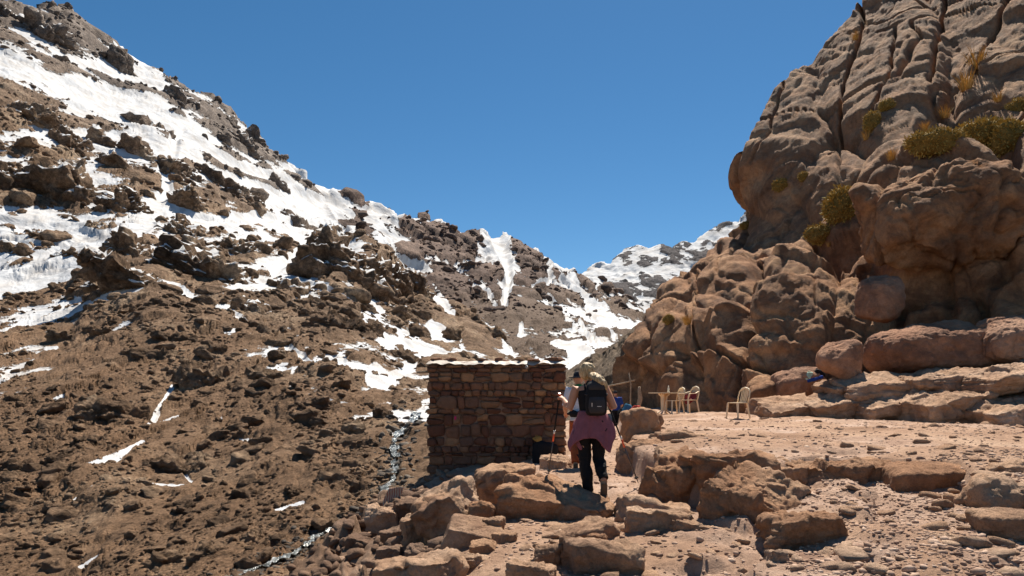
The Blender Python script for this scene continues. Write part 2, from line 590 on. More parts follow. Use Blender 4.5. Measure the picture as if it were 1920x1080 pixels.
SNOW1_FIELD = [(0, 60, .45), (60, 60, .5), (120, 90, .35), (60, 120, .75), (0, 120, .8), (150, 180, 1.0), (220, 215, 1.0), (290, 225, .95), (240, 160, .55), (200, 110, .5), (330, 200, .35), (400, 240, .35), (450, 300, .35),
               (0, 190, .42), (60, 210, .35), (60, 330, .22), (20, 300, .2), (140, 300, .30), (200, 290, .45), (130, 390, .12), (30, 370, .05), (230, 380, .25), (370, 280, .75), (430, 320, .6), (500, 360, .68), (560, 400, .75), (610, 420, .7), (340, 330, .35), (400, 360, .2),
               (0, 450, .8), (90, 440, .75), (60, 480, .72), (120, 500, .7), (0, 560, .75), (100, 570, .5), (200, 480, .6), (330, 420, .28), (430, 430, .42), (530, 450, .45), (330, 480, .2), (450, 490, .3), (560, 500, .5), (640, 500, .12), (720, 520, .12), (600, 570, .22), (700, 590, .25),
               (200, 590, .12), (0, 640, .15), (120, 640, 0), (300, 600, -.2), (200, 700, -.2), (400, 650, -.15), (450, 590, .25), (520, 560, .25), (560, 660, .25), (650, 680, .30), (720, 650, .32), (780, 640, .3), (700, 720, .30), (770, 710, .28), (830, 600, .3), (900, 640, .35), (640, 750, .2), (740, 780, .1),
               (100, 800, -.15), (300, 800, -.1), (500, 800, -.2), (620, 850, -.3), (100, 1000, -.3), (300, 950, -.25), (500, 1000, -.35), (700, 950, -.5), (300, 1100, -.4), (-200, 400, .4), (-200, 100, .6), (-200, 900, -.2)]
SNOW1_STROKES = [([(337, 244, 10), (306, 321, 8), (311, 363, 9), (280, 415, 14), (218, 467, 20), (171, 498, 18), (100, 525, 20), (0, 545, 22)], 12),
                 ([(0, 418), (80, 432), (150, 440), (215, 458)], 9), ([(170, 287), (240, 300), (300, 305)], 6), ([(330, 250), (420, 310), (520, 345)], 9), ([(515, 340), (590, 395), (650, 430)], 9),
                 ([(430, 408), (520, 420), (600, 432), (664, 437)], 5), ([(510, 512, 9), (560, 487, 9), (614, 462, 8), (666, 436, 5)], 8), ([(0, 626, 5), (60, 610, 6), (130, 588, 7), (210, 558, 7), (290, 530, 6), (335, 542, 4), (383, 577, 4), (430, 594, 5), (461, 608, 3)], 5),
                 ([(560, 531), (610, 543), (664, 577)], 3), ([(650, 539), (718, 587)], 4), ([(677, 606, 6), (727, 643, 10), (781, 652, 9), (827, 668, 8)], 8), ([(806, 610), (826, 622), (812, 640)], 7), ([(690, 714, 9), (727, 722, 11), (760, 693, 9), (790, 672, 8), (830, 668, 6)], 9),
                 ([(544, 655), (590, 690)], 5), ([(620, 682), (655, 690), (690, 697)], 6), ([(606, 755), (653, 762)], 5), ([(155, 877, 3), (215, 858, 8), (264, 831, 5)], 6), ([(280, 803, 5), (300, 770, 5), (321, 727, 4)], 4), ([(280, 803), (320, 787), (363, 769)], 4),
                 ([(135, 940), (181, 911)], 5), ([(275, 906), (358, 909)], 3.5), ([(518, 955), (570, 940)], 4), ([(5, 704), (75, 675)], 3.5), ([(425, 867), (490, 849)], 4), ([(150, 1064), (187, 1046)], 5), ([(345, 886), (365, 905)], 3), ([(768, 497), (820, 560), (860, 600)], 8), ([(925, 595), (945, 630), (958, 665)], 9),
                 ([(745, 780, 8), (775, 790, 12), (800, 782, 14), (830, 780, 14)], 12), ([(560, 640), (540, 625)], 4), ([(100, 750), (120, 742)], 3), ([(85, 655), (105, 652)], 4), ([(700, 690), (715, 700)], 6), ([(440, 830), (470, 825)], 2.5)]


STREAM = [(778, 775, 86), (765, 800, 74), (748, 822, 66), (738, 845, 61), (742, 870, 57), (738, 895, 53), (722, 925, 49.5), (712, 950, 46.5), (672, 978, 43.5), (630, 995, 41.5), (590, 1015, 39.5), (560, 1040, 38), (500, 1065, 35.5), (430, 1090, 33)]


def snow1(u, v, B):
    p = d1(u, v); 
    wu = u + 7 * perlin(B / 9.0, 2) * (v > 600) + 9 * perlin(B / 60.0, 4) * (v <= 600)
    wv = v + 5 * perlin(B / 9.0, 3) * (v > 600) + 8 * perlin(B / 60.0, 5) * (v <= 600)
    dens = idw(wu, wv, SNOW1_FIELD) + 0.14 * (1 - smooth(500, 600, v)) - 0.12 * (1 - smooth(60, 230, v)) + 0.16 * np.exp(-((u - 560) / 190) ** 2 - ((v - 520) / 110) ** 2)
    s = np.zeros(len(u))
    for pts, w in SNOW1_STROKES:
        s = np.maximum(s, polyline_weight(wu, wv, pts, w))
    calm = 1 - 0.85 * np.exp(-(((wu - 200) / 110) ** 2 + ((wv - 205 - (wu - 200) * 0.3) / 32) ** 2))
    # the smooth scree slope around the hillock's crown and the cushion-dotted foot of the slope
    calm = calm * (1 - 0.45 * np.exp(-(((wu - 200) / 160) ** 2 + ((wv - 620) / 45) ** 2)))
    calm = calm * (1 - 0.35 * np.exp(-(((wu - 250) / 350) ** 2 + ((wv - 980) / 60) ** 2)))
    st = polyline_weight(u, v, [(q[0], q[1]) for q in STREAM], 11, 0.7)
    calm = calm * (1 - 0.9 * st)
    return dens, s, calm


def scree1(u, v, B):
    f = smooth(560, 640, v - 0.12 * (u - 300)) * 0.65 + 0.35 * np.clip(fbm(B / 14.0, 3, 8) + 0.2, 0, 1)
    return np.clip(f * (v > 520), 0, 1) * (1 - smooth(640, 760, u) * 0.4)


M_MTN1 = mountain_material('left_flank_rock', [(0.32, (0.11, 0.070, 0.045)), (0.50, (0.255, 0.162, 0.100)), (0.68, (0.44, 0.315, 0.21))], (0.26, 0.155, 0.090), 0.055, 0.6, far_grey=True)
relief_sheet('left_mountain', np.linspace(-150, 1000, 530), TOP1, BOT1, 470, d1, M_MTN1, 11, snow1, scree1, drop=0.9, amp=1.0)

# ---- the head of the valley
D2 = [(460, 280, 1500), (640, 380, 1500), (720, 400, 1650), (800, 420, 1800), (940, 447, 2000), (1060, 505, 2000), (1200, 590, 1900), (600, 480, 1150), (700, 500, 1200), (800, 500, 1400), (900, 540, 1300), (1000, 560, 1300), (1100, 600, 1200),
      (700, 620, 800), (850, 640, 760), (950, 640, 720), (1050, 660, 600), (1120, 650, 650), (1200, 660, 600), (800, 780, 420), (1000, 780, 330), (1200, 780, 330)]
d2 = TPS([(a, b) for a, b, c in D2], [math.log(c) for a, b, c in D2], 400.0, 1e-3)
TOP2 = [(440, 262), (480, 287), (540, 314), (580, 342), (622, 358), (648, 370), (656, 366), (679, 390), (700, 387), (720, 394), (745, 413), (770, 415), (795, 412), (812, 425), (825, 420), (850, 432), (870, 445), (890, 450), (915, 447), (940, 444), (965, 451), (1000, 467), (1030, 484), (1050, 499), (1075, 511), (1100, 519), (1120, 526), (1150, 545), (1180, 565), (1240, 620)]
SNOW2_FIELD = [(560, 370, .6), (600, 385, .75), (640, 395, .6), (700, 400, .6), (680, 420, .05), (740, 420, .7), (660, 400, .0), (720, 440, .45), (760, 440, .05), (800, 440, .0), (850, 450, .1), (830, 430, .6), (870, 460, .25), (720, 470, .7), (780, 480, .55), (820, 500, .5), (860, 490, .45), (915, 455, 1), (940, 465, 1), (960, 475, .35), (985, 500, .02), (1000, 480, .75), (1040, 505, .75), (1080, 520, .7), (950, 520, .6), (900, 520, .3), (880, 560, .35), (950, 580, .4), (1020, 530, .3), (1080, 560, .5), (1120, 545, .2), (1150, 570, .2), (1120, 590, .45), (1060, 580, .35), (1000, 600, .0), (960, 620, .1), (900, 600, .3), (1020, 640, .0), (1060, 640, .15), (1100, 630, .35), (1150, 610, .5), (1170, 590, .4), (1090, 670, .8), (1040, 690, .1), (850, 600, .4), (800, 560, .4), (1000, 700, .0), (1150, 660, .2), (760, 560, .5)]
SNOW2_STROKES = [([(927, 452, 14), (943, 485, 12), (952, 527, 7), (943, 593, 6)], 10), ([(950, 447, 6), (1018, 479, 7), (1052, 500, 9), (1118, 538, 6)], 8), ([(1027, 568), (1060, 600), (1085, 627), (1130, 664)], 3), ([(1080, 560), (1110, 600), (1150, 640)], 4), ([(1085, 610), (1120, 650)], 2.5), ([(1040, 645, 6), (1075, 660, 12), (1095, 672, 14), (1075, 690, 12)], 10), ([(980, 612), (975, 628)], 3), ([(600, 375), (640, 395), (655, 405)], 8), ([(700, 395), (745, 418)], 6), ([(930, 590), (915, 560), (880, 545)], 4), ([(1020, 500), (1030, 530), (1000, 545)], 4)]


def snow2(u, v, B):
    wu = u + 5 * perlin(B / 90.0, 2); wv = v + 5 * perlin(B / 90.0, 3)
    dens = idw(wu, wv, SNOW2_FIELD) + 0.10 + 0.16 * (1 - smooth(560, 640, v)) + 0.22 * perlin(np.stack([(u - 0.7 * v) / 9.0, v / 60.0, u * 0], 1), 5)
    s = np.zeros(len(u))
    for pts, w in SNOW2_STROKES:
        s = np.maximum(s, polyline_weight(wu, wv, pts, w))
    calm = 1 - 0.5 * smooth(540, 620, wv)
    calm = calm * (1 - 0.6 * np.exp(-(((wu - 940) / 30) ** 2 + ((wv - 460) / 18) ** 2)))
    return dens, s, np.clip(calm, 0.15, 1)


def scree2(u, v, B):
    return smooth(520, 600, v + 0.10 * (u - 1000))


M_MTN2 = mountain_material('valley_head_rock', [(0.30, (0.070, 0.046, 0.038)), (0.50, (0.145, 0.097, 0.076)), (0.70, (0.25, 0.172, 0.13))], (0.165, 0.115, 0.082), 0.012, 2.2, mac=3.5)
relief_sheet('valley_head_mountain', np.linspace(450, 1235, 380), TOP2, [(440, 740), (1240, 740)], 220, d2, M_MTN2, 23, snow2, scree2, drop=0.9, Fa=0.46, A=0.15)

# ---- the far snowy peak
TOP3 = [(1040, 560), (1080, 524), (1095, 509), (1110, 497), (1125, 493), (1145, 496), (1160, 480), (1175, 467), (1195, 463), (1215, 467), (1240, 460), (1262, 470), (1280, 455), (1300, 457), (1320, 440), (1345, 428), (1400, 402), (1460, 380)]
d3 = TPS([(1040, 560), (1200, 465), (1460, 380), (1150, 640), (1400, 640), (1280, 540)], [math.log(q) for q in (5200, 5600, 5600, 3800, 3800, 4600)], 400.0)


def snow3(u, v, B):
    dens = 0.70 - 0.35 * smooth(520, 560, v - (u - 1200) * 0.05) - 0.25 * np.exp(-(((u - 1255) / 35) ** 2 + ((v - 520) / 26) ** 2)) + 0.25 * perlin(np.stack([(u + 0.5 * v) / 14, v / 40, u * 0], 1), 3)
    return dens, np.zeros(len(u)), np.ones(len(u))


M_MTN3 = mountain_material('far_peak_rock', [(0.30, (0.060, 0.055, 0.060)), (0.50, (0.115, 0.10, 0.10)), (0.70, (0.17, 0.145, 0.135))], (0.12, 0.10, 0.09), 0.004, 8.0)
relief_sheet('far_peak', np.linspace(1040, 1450, 220), TOP3, [(1040, 640), (1460, 640)], 120, d3, M_MTN3, 37, snow3, drop=0.9, octs=(1024, 512, 256, 128, 64, 32, 16), cells=(300, 120, 50), Fa=0.16, A=0.14, hi=40.0)

# ---- the brown bank closing the path on the right side of the valley
d4 = TPS([(1030, 730), (1100, 690), (1200, 610), (1030, 800), (1150, 790), (1230, 760), (1150, 700)], [math.log(q) for q in (85, 75, 60, 45, 36, 33, 52)], 400.0)


def snow4(u, v, B):
    return np.full(len(u), -1.5), np.zeros(len(u)), np.full(len(u), 0.8)


M_BANK = mountain_material('bank_rock', [(0.30, (0.07, 0.048, 0.033)), (0.50, (0.17, 0.12, 0.08)), (0.70, (0.28, 0.21, 0.15))], (0.20, 0.145, 0.095), 0.3, 0.12)
relief_sheet('valley_bank', np.linspace(1020, 1240, 150), [(1020, 745), (1060, 722), (1075, 700), (1100, 682), (1130, 657), (1150, 645), (1240, 590)], [(1020, 815), (1240, 790)], 130, d4, M_BANK, 41, snow4, lambda u, v, B: np.full(len(u), 0.3), drop=0.3)

# ---- a base sheet under everything, out to the horizon
M_BASE = plain_mat('valley_floor_soil', (0.16, 0.12, 0.085), 0.95, 0.1, 0.4, 0.02)
g = make_mesh('ground', [(-12000, -12000, -60), (12000, -12000, -60), (12000, 12000, -60), (-12000, 12000, -60)], [[0, 1, 2, 3]], False)
tag(link('ground', g, M_BASE), kind='structure')
# ---- bedrock cropping out of the snow and scree of the left flank
OUTCROPS = [(0, 73, 295, 410), (72, 207, 290, 445), (83, 166, 238, 300), (10, 120, 192, 260), (166, 223, 250, 295), (223, 295, 260, 316), (176, 295, 300, 337), (197, 285, 357, 425), (98, 160, 466, 498), (57, 104, 430, 453), (0, 88, 450, 498), (295, 360, 290, 360), (320, 383, 350, 425), (373, 450, 321, 370), (420, 497, 350, 410), (233, 342, 228, 264), (410, 497, 254, 306), (503, 544, 331, 363), (513, 600, 399, 440), (590, 658, 420, 466),
            (187, 300, 435, 530), (295, 415, 415, 470), (340, 420, 450, 498), (415, 518, 446, 513), (155, 352, 500, 560), (311, 518, 487, 560), (36, 135, 36, 104), (93, 140, 104, 130), (197, 250, 88, 166), (311, 373, 166, 223), (373, 451, 202, 243), (455, 500, 240, 300), (0, 40, 10, 70),
            (560, 714, 445, 568), (640, 739, 470, 589), (700, 770, 480, 600), (739, 815, 493, 602), (560, 602, 572, 631), (593, 677, 585, 660), (718, 785, 652, 693), (764, 806, 602, 664), (827, 868, 610, 660), (860, 905, 581, 640), (890, 950, 605, 660), (660, 720, 600, 650), (520, 600, 520, 575), (440, 520, 560, 610), (480, 560, 610, 650), (690, 720, 660, 690), (780, 830, 680, 715), (850, 900, 660, 690),
            (160, 218, 530, 556), (93, 155, 618, 650), (311, 373, 626, 655), (332, 435, 680, 763), (171, 280, 748, 831), (300, 415, 800, 836), (275, 425, 852, 906), (140, 202, 815, 852), (596, 668, 877, 930), (653, 720, 852, 903), (430, 508, 914, 950), (534, 570, 909, 945), (321, 404, 945, 976), (456, 497, 992, 1033), (503, 544, 1002, 1033), (585, 648, 966, 1012), (363, 451, 1017, 1060), (280, 352, 1028, 1080), (60, 110, 930, 960), (100, 150, 1020, 1050), (0, 60, 860, 890), (200, 260, 700, 730), (470, 540, 690, 730), (560, 640, 740, 790), (640, 700, 790, 840), (700, 740, 760, 810), (230, 330, 650, 690), (380, 430, 640, 680), (0, 60, 740, 780), (80, 160, 850, 880)]


def outcrop_attrs(V, F, snowy):
    N = vert_normals(V, F)
    n = fbm(V * (6.0 / np.ptp(V[:, 0])), 3, 5)
    return np.where(snowy, (N[:, 2] - 0.72 + 0.35 * n) * 22.0, -12.0)


_su, _sv, _SV, _SS, _rb = SHEETS['left_mountain']


def on_slope(u, v):
    """Point of the left flank's surface at column u, row v."""
    j = int(np.clip(np.searchsorted(_su[-1], u), 0, _su.shape[1] - 1))
    i = _rb + int(np.argmin(np.abs(_sv[_rb:, j] - v)))
    return Vector(_SV[i, j].tolist())


left_mtn = bpy.data.objects['left_mountain']
for k, (u0, u1, v0, v1) in enumerate(OUTCROPS):
    uc, vc = (u0 + u1) / 2, v0 + (v1 - v0) * (0.55 if v0 < 580 else 0.48)
    Y = float(np.exp(d1(np.array(uc), np.array(vc))))
    w = (u1 - u0) / 2 / FPX * Y * 1.05; h = (v1 - v0) / 2 / FPX * Y * 1.05
    big = (u1 - u0) * (v1 - v0) > 4500
    me = rock_mesh('rock_outcrop', (w, 1.25 * math.sqrt(w * h), h), 500 + k, 5 if big else 4, planes=14, sharp=16, box=0.15, rough=0.20, facet=0.40, cell=0.36, crack=0.10, cuts=(((0.45, 0.1, 0.9), 0.60), ((0.8, -0.3, 0.5), 0.75)))
    V = np.empty(len(me.vertices) * 3, np.float32); me.vertices.foreach_get('co', V); V = V.reshape(-1, 3)
    upper = vc < 600
    R = np.array(Euler((0, math.radians(24 if upper and u0 > 150 else -6), math.radians((k * 37) % 50 - 25)), 'XYZ').to_matrix())
    V = V @ R.T
    me.vertices.foreach_set('co', V.ravel())
    a = me.attributes.new('snow', 'FLOAT', 'POINT'); a.data.foreach_set('value', outcrop_attrs(V, ico(5 if big else 4)[1], upper).astype(np.float32))
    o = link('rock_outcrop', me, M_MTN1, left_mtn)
    q_ = on_slope(uc, vc)
    o.location = P(uc, vc, 0.5 * (Y + q_.y) + (0.30 if v0 < 580 else 0.1) * math.sqrt(w * h))

_rs = np.random.RandomState(5)
VAR = []
for k in range(14):
    me = rock_mesh('stone_form', (1, 1.15, _rs.uniform(0.5, 0.8)), 900 + k, 3, planes=12, sharp=20, box=0.2, rough=0.13, facet=0.28, cell=0.5)
    V = np.empty(len(me.vertices) * 3, np.float32); me.vertices.foreach_get('co', V); VAR.append(V.reshape(-1, 3)); bpy.data.meshes.remove(me)
VAR2 = []
for k in range(14):
    me = rock_mesh('stone_form', (1, 1.1, _rs.uniform(0.5, 0.8)), 950 + k, 2, planes=9, sharp=13, box=0.3, rough=0.12, facet=0.10, cell=0.6)
    V = np.empty(len(me.vertices) * 3, np.float32); me.vertices.foreach_get('co', V); VAR2.append(V.reshape(-1, 3)); bpy.data.meshes.remove(me)
VAR1 = []
for k in range(14):
    me = rock_mesh('stone_form', (1, 1.1, _rs.uniform(0.45, 0.8)), 980 + k, 1, planes=8, sharp=15, box=0.3, rough=0.10, facet=0)
    V = np.empty(len(me.vertices) * 3, np.float32); me.vertices.foreach_get('co', V); VAR1.append(V.reshape(-1, 3)); bpy.data.meshes.remove(me)


def scatter(name, pts, sizes, forms, level, rs, mat, parent=None, kind='stuff', tilt=0.35, sink=0.25, attr=None, flat=1.0):
    """Many small stones joined into one mesh."""
    F0 = ico(level)[1]; nv = len(ico(level)[0])
    Vs = []; Fs = []
    for k, (p, s) in enumerate(zip(pts, sizes)):
        M = np.array(Euler((rs.uniform(-tilt, tilt), rs.uniform(-tilt, tilt), rs.uniform(0, 6.28)), 'XYZ').to_matrix())
        V = forms[rs.randint(len(forms))] * (np.array([1, rs.uniform(0.6, 1.0), rs.uniform(0.6, 1.1) * flat]) * s)
        V = V @ M.T + np.asarray(p) + np.array([0, 0, s * (0.5 - sink * 2) * 0.6])
        Vs.append(V); Fs.append(F0 + k * nv)
    V = np.concatenate(Vs); F = np.concatenate(Fs)
    at = {'snow': attr(V, F)} if attr else None
    o = link(name, make_mesh(name, V, F, True, at), mat, parent)
    return tag(o, kind=kind)


def slope_pts(n, urange, vrange, smin, smax, pw):
    """Spots on the bare parts of the left flank, clustered, with stone sizes given in photo pixels at their distance."""
    ok = (_su > urange[0]) & (_su < urange[1]) & (_sv > vrange[0]) & (_sv < vrange[1]) & (_SS < 2.5)
    ok &= _sv < np.interp(_su, [480, 560, 640, 735, 750, 790, 1000], [1120, 1070, 1010, 925, 850, 790, 700])
    ok[:_rb] = False
    idx = np.flatnonzero(ok.ravel())
    B = _SV.reshape(-1, 3)[_rs.choice(idx, n * 3)]
    B = B[fbm(B / (B[:, 1:2] * 0.08), 2, 3) > _rs.uniform(-0.55, 0.35, len(B))][:n]
    s = np.minimum(smax, smin * _rs.uniform(0.02, 1, len(B)) ** -pw)
    return B, s / FPX * B[:, 1]


no_snow = lambda V, F: np.full(len(V), -12.0)
p_, s_ = slope_pts(260, (-20, 760), (585, 1090), 7.0, 26.0, 0.6)
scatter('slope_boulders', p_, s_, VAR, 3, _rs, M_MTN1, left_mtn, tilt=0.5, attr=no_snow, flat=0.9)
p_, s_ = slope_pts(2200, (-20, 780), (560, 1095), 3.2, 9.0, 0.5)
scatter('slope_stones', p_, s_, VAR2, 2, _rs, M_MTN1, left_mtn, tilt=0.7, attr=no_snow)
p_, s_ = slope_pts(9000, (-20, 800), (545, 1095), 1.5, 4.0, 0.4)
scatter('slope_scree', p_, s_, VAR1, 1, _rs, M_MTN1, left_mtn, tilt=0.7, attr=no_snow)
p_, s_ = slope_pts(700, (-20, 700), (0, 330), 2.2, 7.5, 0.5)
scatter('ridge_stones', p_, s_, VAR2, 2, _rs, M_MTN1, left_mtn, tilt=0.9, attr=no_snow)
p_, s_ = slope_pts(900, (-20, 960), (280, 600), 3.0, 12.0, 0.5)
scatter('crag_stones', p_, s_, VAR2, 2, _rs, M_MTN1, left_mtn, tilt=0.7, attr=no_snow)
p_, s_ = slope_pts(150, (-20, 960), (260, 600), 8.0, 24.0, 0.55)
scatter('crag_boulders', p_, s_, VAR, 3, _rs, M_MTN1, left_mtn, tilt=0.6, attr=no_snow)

# crags on the head of the valley
_su, _sv, _SV, _SS, _rb = SHEETS['valley_head_mountain']
head_mtn = bpy.data.objects['valley_head_mountain']


def head_pts(n, vrange, smin, smax, pw, lim):
    ok = (_su > 560) & (_su < 1200) & (_sv > vrange[0]) & (_sv < vrange[1]) & (_SS < lim)
    ok[:_rb] = False
    B = _SV.reshape(-1, 3)[_rs.choice(np.flatnonzero(ok.ravel()), n * 3)]
    B = B[fbm(B / (B[:, 1:2] * 0.05), 2, 3) > _rs.uniform(-0.5, 0.4, len(B))][:n]
    return B, np.minimum(smax, smin * _rs.uniform(0.02, 1, len(B)) ** -pw) / FPX * B[:, 1]


p_, s_ = head_pts(420, (380, 600), 3.4, 13.0, 0.5, 3.0)
scatter('head_crags', p_, s_, VAR2, 2, _rs, M_MTN2, head_mtn, tilt=0.7, attr=no_snow)
p_, s_ = head_pts(1500, (380, 720), 1.7, 4.5, 0.4, 4.0)
scatter('head_scree', p_, s_, VAR1, 1, _rs, M_MTN2, head_mtn, tilt=0.7, attr=no_snow)
_su, _sv, _SV, _SS, _rb = SHEETS['left_mountain']
# ------------------------------------------------------------------ terrain: path, terrace and bank in the foreground
LOW_PX = [(1000, 1090, 5.5), (850, 1070, 6.0), (1020, 1005, 6.6), (1250, 1040, 6.0), (1400, 1050, 5.9), (1100, 938, 8.3), (1160, 905, 9.1), (1090, 887, 10.6), (1100, 850, 12), (1130, 820, 14.5), (1150, 808, 28),
          (980, 890, 9.5), (900, 985, 7.4), (860, 915, 11.0), (805, 888, 13.4), (1050, 862, 12.8), (960, 880, 12.8), (1500, 950, 6.9), (1600, 960, 6.5), (1750, 1040, 5.3), (1900, 1070, 4.9), (1700, 950, 6.6), (1820, 1012, 5.7),
          (770, 1000, 9.0), (720, 965, 11), (650, 1045, 9.5), (560, 1095, 9.0), (745, 1080, 6.8)]
LOW_XYZ = [(-5, 12, -3.4), (-5, 6, -2.8), (-8, 16, -8), (-4, 20, -3.6), (-7, 30, -7.5), (-2.4, 17, -1.2), (-1.5, 24, -1.4), (0, 32, -0.6), (3, 44, -0.8), (7, 44, 0.2), (1.0, 17, 0.35), (-0.5, 17, 0.1), (0, 3, 0), (4, 3, 0.1), (-2.5, 4, -0.8)]
lowp = [tuple(P(*q)) for q in LOW_PX] + LOW_XYZ
low_tps = TPS([q[:2] for q in lowp], [q[2] for q in lowp], 8.0, 2e-3)
HIGH_PX = [(1210, 852, 9.2), (1340, 858, 8.3), (1450, 880, 7.4), (1550, 862, 8), (1700, 870, 7.6), (1850, 852, 8), (1920, 885, 6.8), (1700, 800, 13), (1300, 800, 13.5), (1380, 783, 19.7), (1260, 775, 22.5), (1200, 771, 26), (1450, 785, 18.5), (1900, 795, 15.2), (1600, 789, 17), (2100, 850, 8), (2100, 790, 15), (1250, 760, 35)]
highp = [tuple(P(*q)) for q in HIGH_PX]
high_tps = TPS([q[:2] for q in highp], [q[2] for q in highp], 8.0, 2e-3)
LEDGE = [(1163, 45), (1163, 24), (1168, 17), (1168, 14), (1195, 11.8), (1180, 10.2), (1215, 9.0), (1290, 7.85), (1380, 7.1), (1440, 7.3), (1480, 7.8), (1500, 8.1), (1580, 8.05), (1660, 7.95), (1740, 7.55), (1800, 7.3), (1830, 6.5), (1900, 6.1), (2000, 5.7), (2400, 5.5), (2400, 60), (1163, 60)]
ledge_xy = np.array([((u - U0) / FPX * y, y) for u, y in LEDGE])


def poly_sd(x, y, poly):
    """Signed distance to a polygon, positive inside."""
    best = np.full(x.shape, 1e9); inside = np.zeros(x.shape, bool)
    n = len(poly)
    for i in range(n):
        a, b = poly[i], poly[(i + 1) % n]
        dx, dy = b - a
        t = np.clip(((x - a[0]) * dx + (y - a[1]) * dy) / (dx * dx + dy * dy), 0, 1)
        best = np.minimum(best, np.hypot(x - a[0] - t * dx, y - a[1] - t * dy))
        c = ((a[1] > y) != (b[1] > y)) & (x < (b[0] - a[0]) * (y - a[1]) / (b[1] - a[1] + 1e-12) + a[0])
        inside ^= c
    return np.where(inside, best, -best)


def ground_base(x, y):
    x = np.asarray(x, float); y = np.asarray(y, float)
    q = np.stack([x.ravel(), y.ravel(), x.ravel() * 0], 1).astype(np.float32)
    wx = 0.10 * perlin(q * 1.9, 3).reshape(x.shape); wy = 0.10 * perlin(q * 1.9, 4).reshape(x.shape)
    sd = poly_sd(x + wx, y + wy, ledge_xy)
    t = smooth(-0.07, 0.07, sd)
    return low_tps(x, y) * (1 - t) + high_tps(x, y) * t, t


def ground_z(x, y):
    return float(ground_base(np.array([x]), np.array([y]))[0][0])


_a = np.linspace(-0.55, 0.90, 570)
_y = np.exp(np.linspace(math.log(3.6), math.log(44.0), 335))
AA, YY = np.meshgrid(_a, _y)
XX = AA * YY
ZZ, TT = ground_base(XX, YY)
_B = np.stack([XX.ravel(), YY.ravel(), ZZ.ravel()], 1).astype(np.float32)
_yv = YY.ravel()
px = _yv / FPX * 1.875
left = smooth(-0.2, -2.2, XX.ravel() + (YY.ravel() - 8) * 0.05)        # the bank falling to the stream is rougher
nz = np.zeros(len(_B), np.float32)
for k, lam in enumerate((3.2, 1.6, 0.8, 0.4, 0.2, 0.1, 0.05)):
    w = smooth(2.0 * px, 4.5 * px, lam)
    nz += w * perlin(_B / lam, 60 + k) * lam * (0.040 + 0.085 * left)
# bedrock slabs showing through the trodden dust of the path
slab = smooth(0.02, 0.30, fbm(_B * 0.55, 3, 77) + 0.22 * (1 - TT.ravel()) - 0.05)
q = _B * np.array([1.0, 0.75, 2.0])
fz = facets(q / 0.85, 81, 0.7, 0.45, 0.12, 0.15) * 0.11 + facets(q / 0.28, 82, 0.8, 0.5, 0.2) * 0.026
nz += fz * slab * (1 - 0.55 * TT.ravel())
fz2 = facets(q / 0.9, 83, 0.9, 0.6, 0.2) * 0.20 + facets(q / 0.33, 84, 0.9, 0.6, 0.22) * 0.09
nz += fz2 * left
peb = facets(_B / 0.11, 90, 0.6, 0.8, 0.35)
nz += 0.010 * np.clip(peb, 0, 1) * (1 - slab) * smooth(3 * px, 7 * px, 0.11 + 0 * px)
_V = _B.copy(); _V[:, 2] += nz


def ground_material():
    m, ns, ls, b = new_mat('trodden_earth', 0.95, 0.1)
    co = ns.new('ShaderNodeNewGeometry').outputs['Position']
    at = ns.new('ShaderNodeAttribute'); at.attribute_name = 'slab'
    ao = ns.new('ShaderNodeAttribute'); ao.attribute_name = 'bank'
    n1 = noise_node(ns, ls, co, 0.8, 8, 0.6, 0.3)
    dust = ramp_node(ns, ls, n1, [(0.32, (0.26, 0.155, 0.098)), (0.5, (0.36, 0.225, 0.150)), (0.68, (0.45, 0.30, 0.205))])
    n2 = noise_node(ns, ls, co, 1.6, 9, 0.65, 0.6)
    slab_c = ramp_node(ns, ls, n2, [(0.3, (0.25, 0.15, 0.105)), (0.5, (0.40, 0.265, 0.19)), (0.68, (0.50, 0.36, 0.28))])
    c = mix_node(ns, ls, at.outputs['Fac'], dust, slab_c)
    n5 = noise_node(ns, ls, co, 1.1, 8, 0.6)
    bank = ramp_node(ns, ls, n5, [(0.3, (0.10, 0.062, 0.040)), (0.5, (0.20, 0.125, 0.082)), (0.7, (0.30, 0.20, 0.135))])
    c = mix_node(ns, ls, ao.outputs['Fac'], c, bank)
    n3 = noise_node(ns, ls, co, 9.0, 8, 0.7)
    c = mix_node(ns, ls, 0.5, c, ramp_node(ns, ls, n3, [(0.28, 0.5), (0.5, 1.0), (0.72, 1.4)]), 'MULTIPLY')
    n4 = noise_node(ns, ls, co, 60.0, 4, 0.7)
    c = mix_node(ns, ls, 0.4, c, ramp_node(ns, ls, n4, [(0.3, 0.5), (0.5, 1.0), (0.7, 1.45)]), 'MULTIPLY')
    ls.new(c, b.inputs['Base Color'])
    h1 = noise_node(ns, ls, co, 7.0, 12, 0.75)
    nb = bump_node(ns, ls, h1, 1.0, 0.05)
    h2 = noise_node(ns, ls, co, 45.0, 6, 0.7)
    nb = bump_node(ns, ls, h2, 0.8, 0.012, nb)
    ls.new(nb, b.inputs['Normal'])
    return m


M_EARTH = ground_material()
me = make_mesh('path_ground', _V, grid_faces(*AA.shape)[:, ::-1], True, {'slab': slab * 0.9, 'bank': left})
tag(link('path_ground', me, M_EARTH), kind='structure')

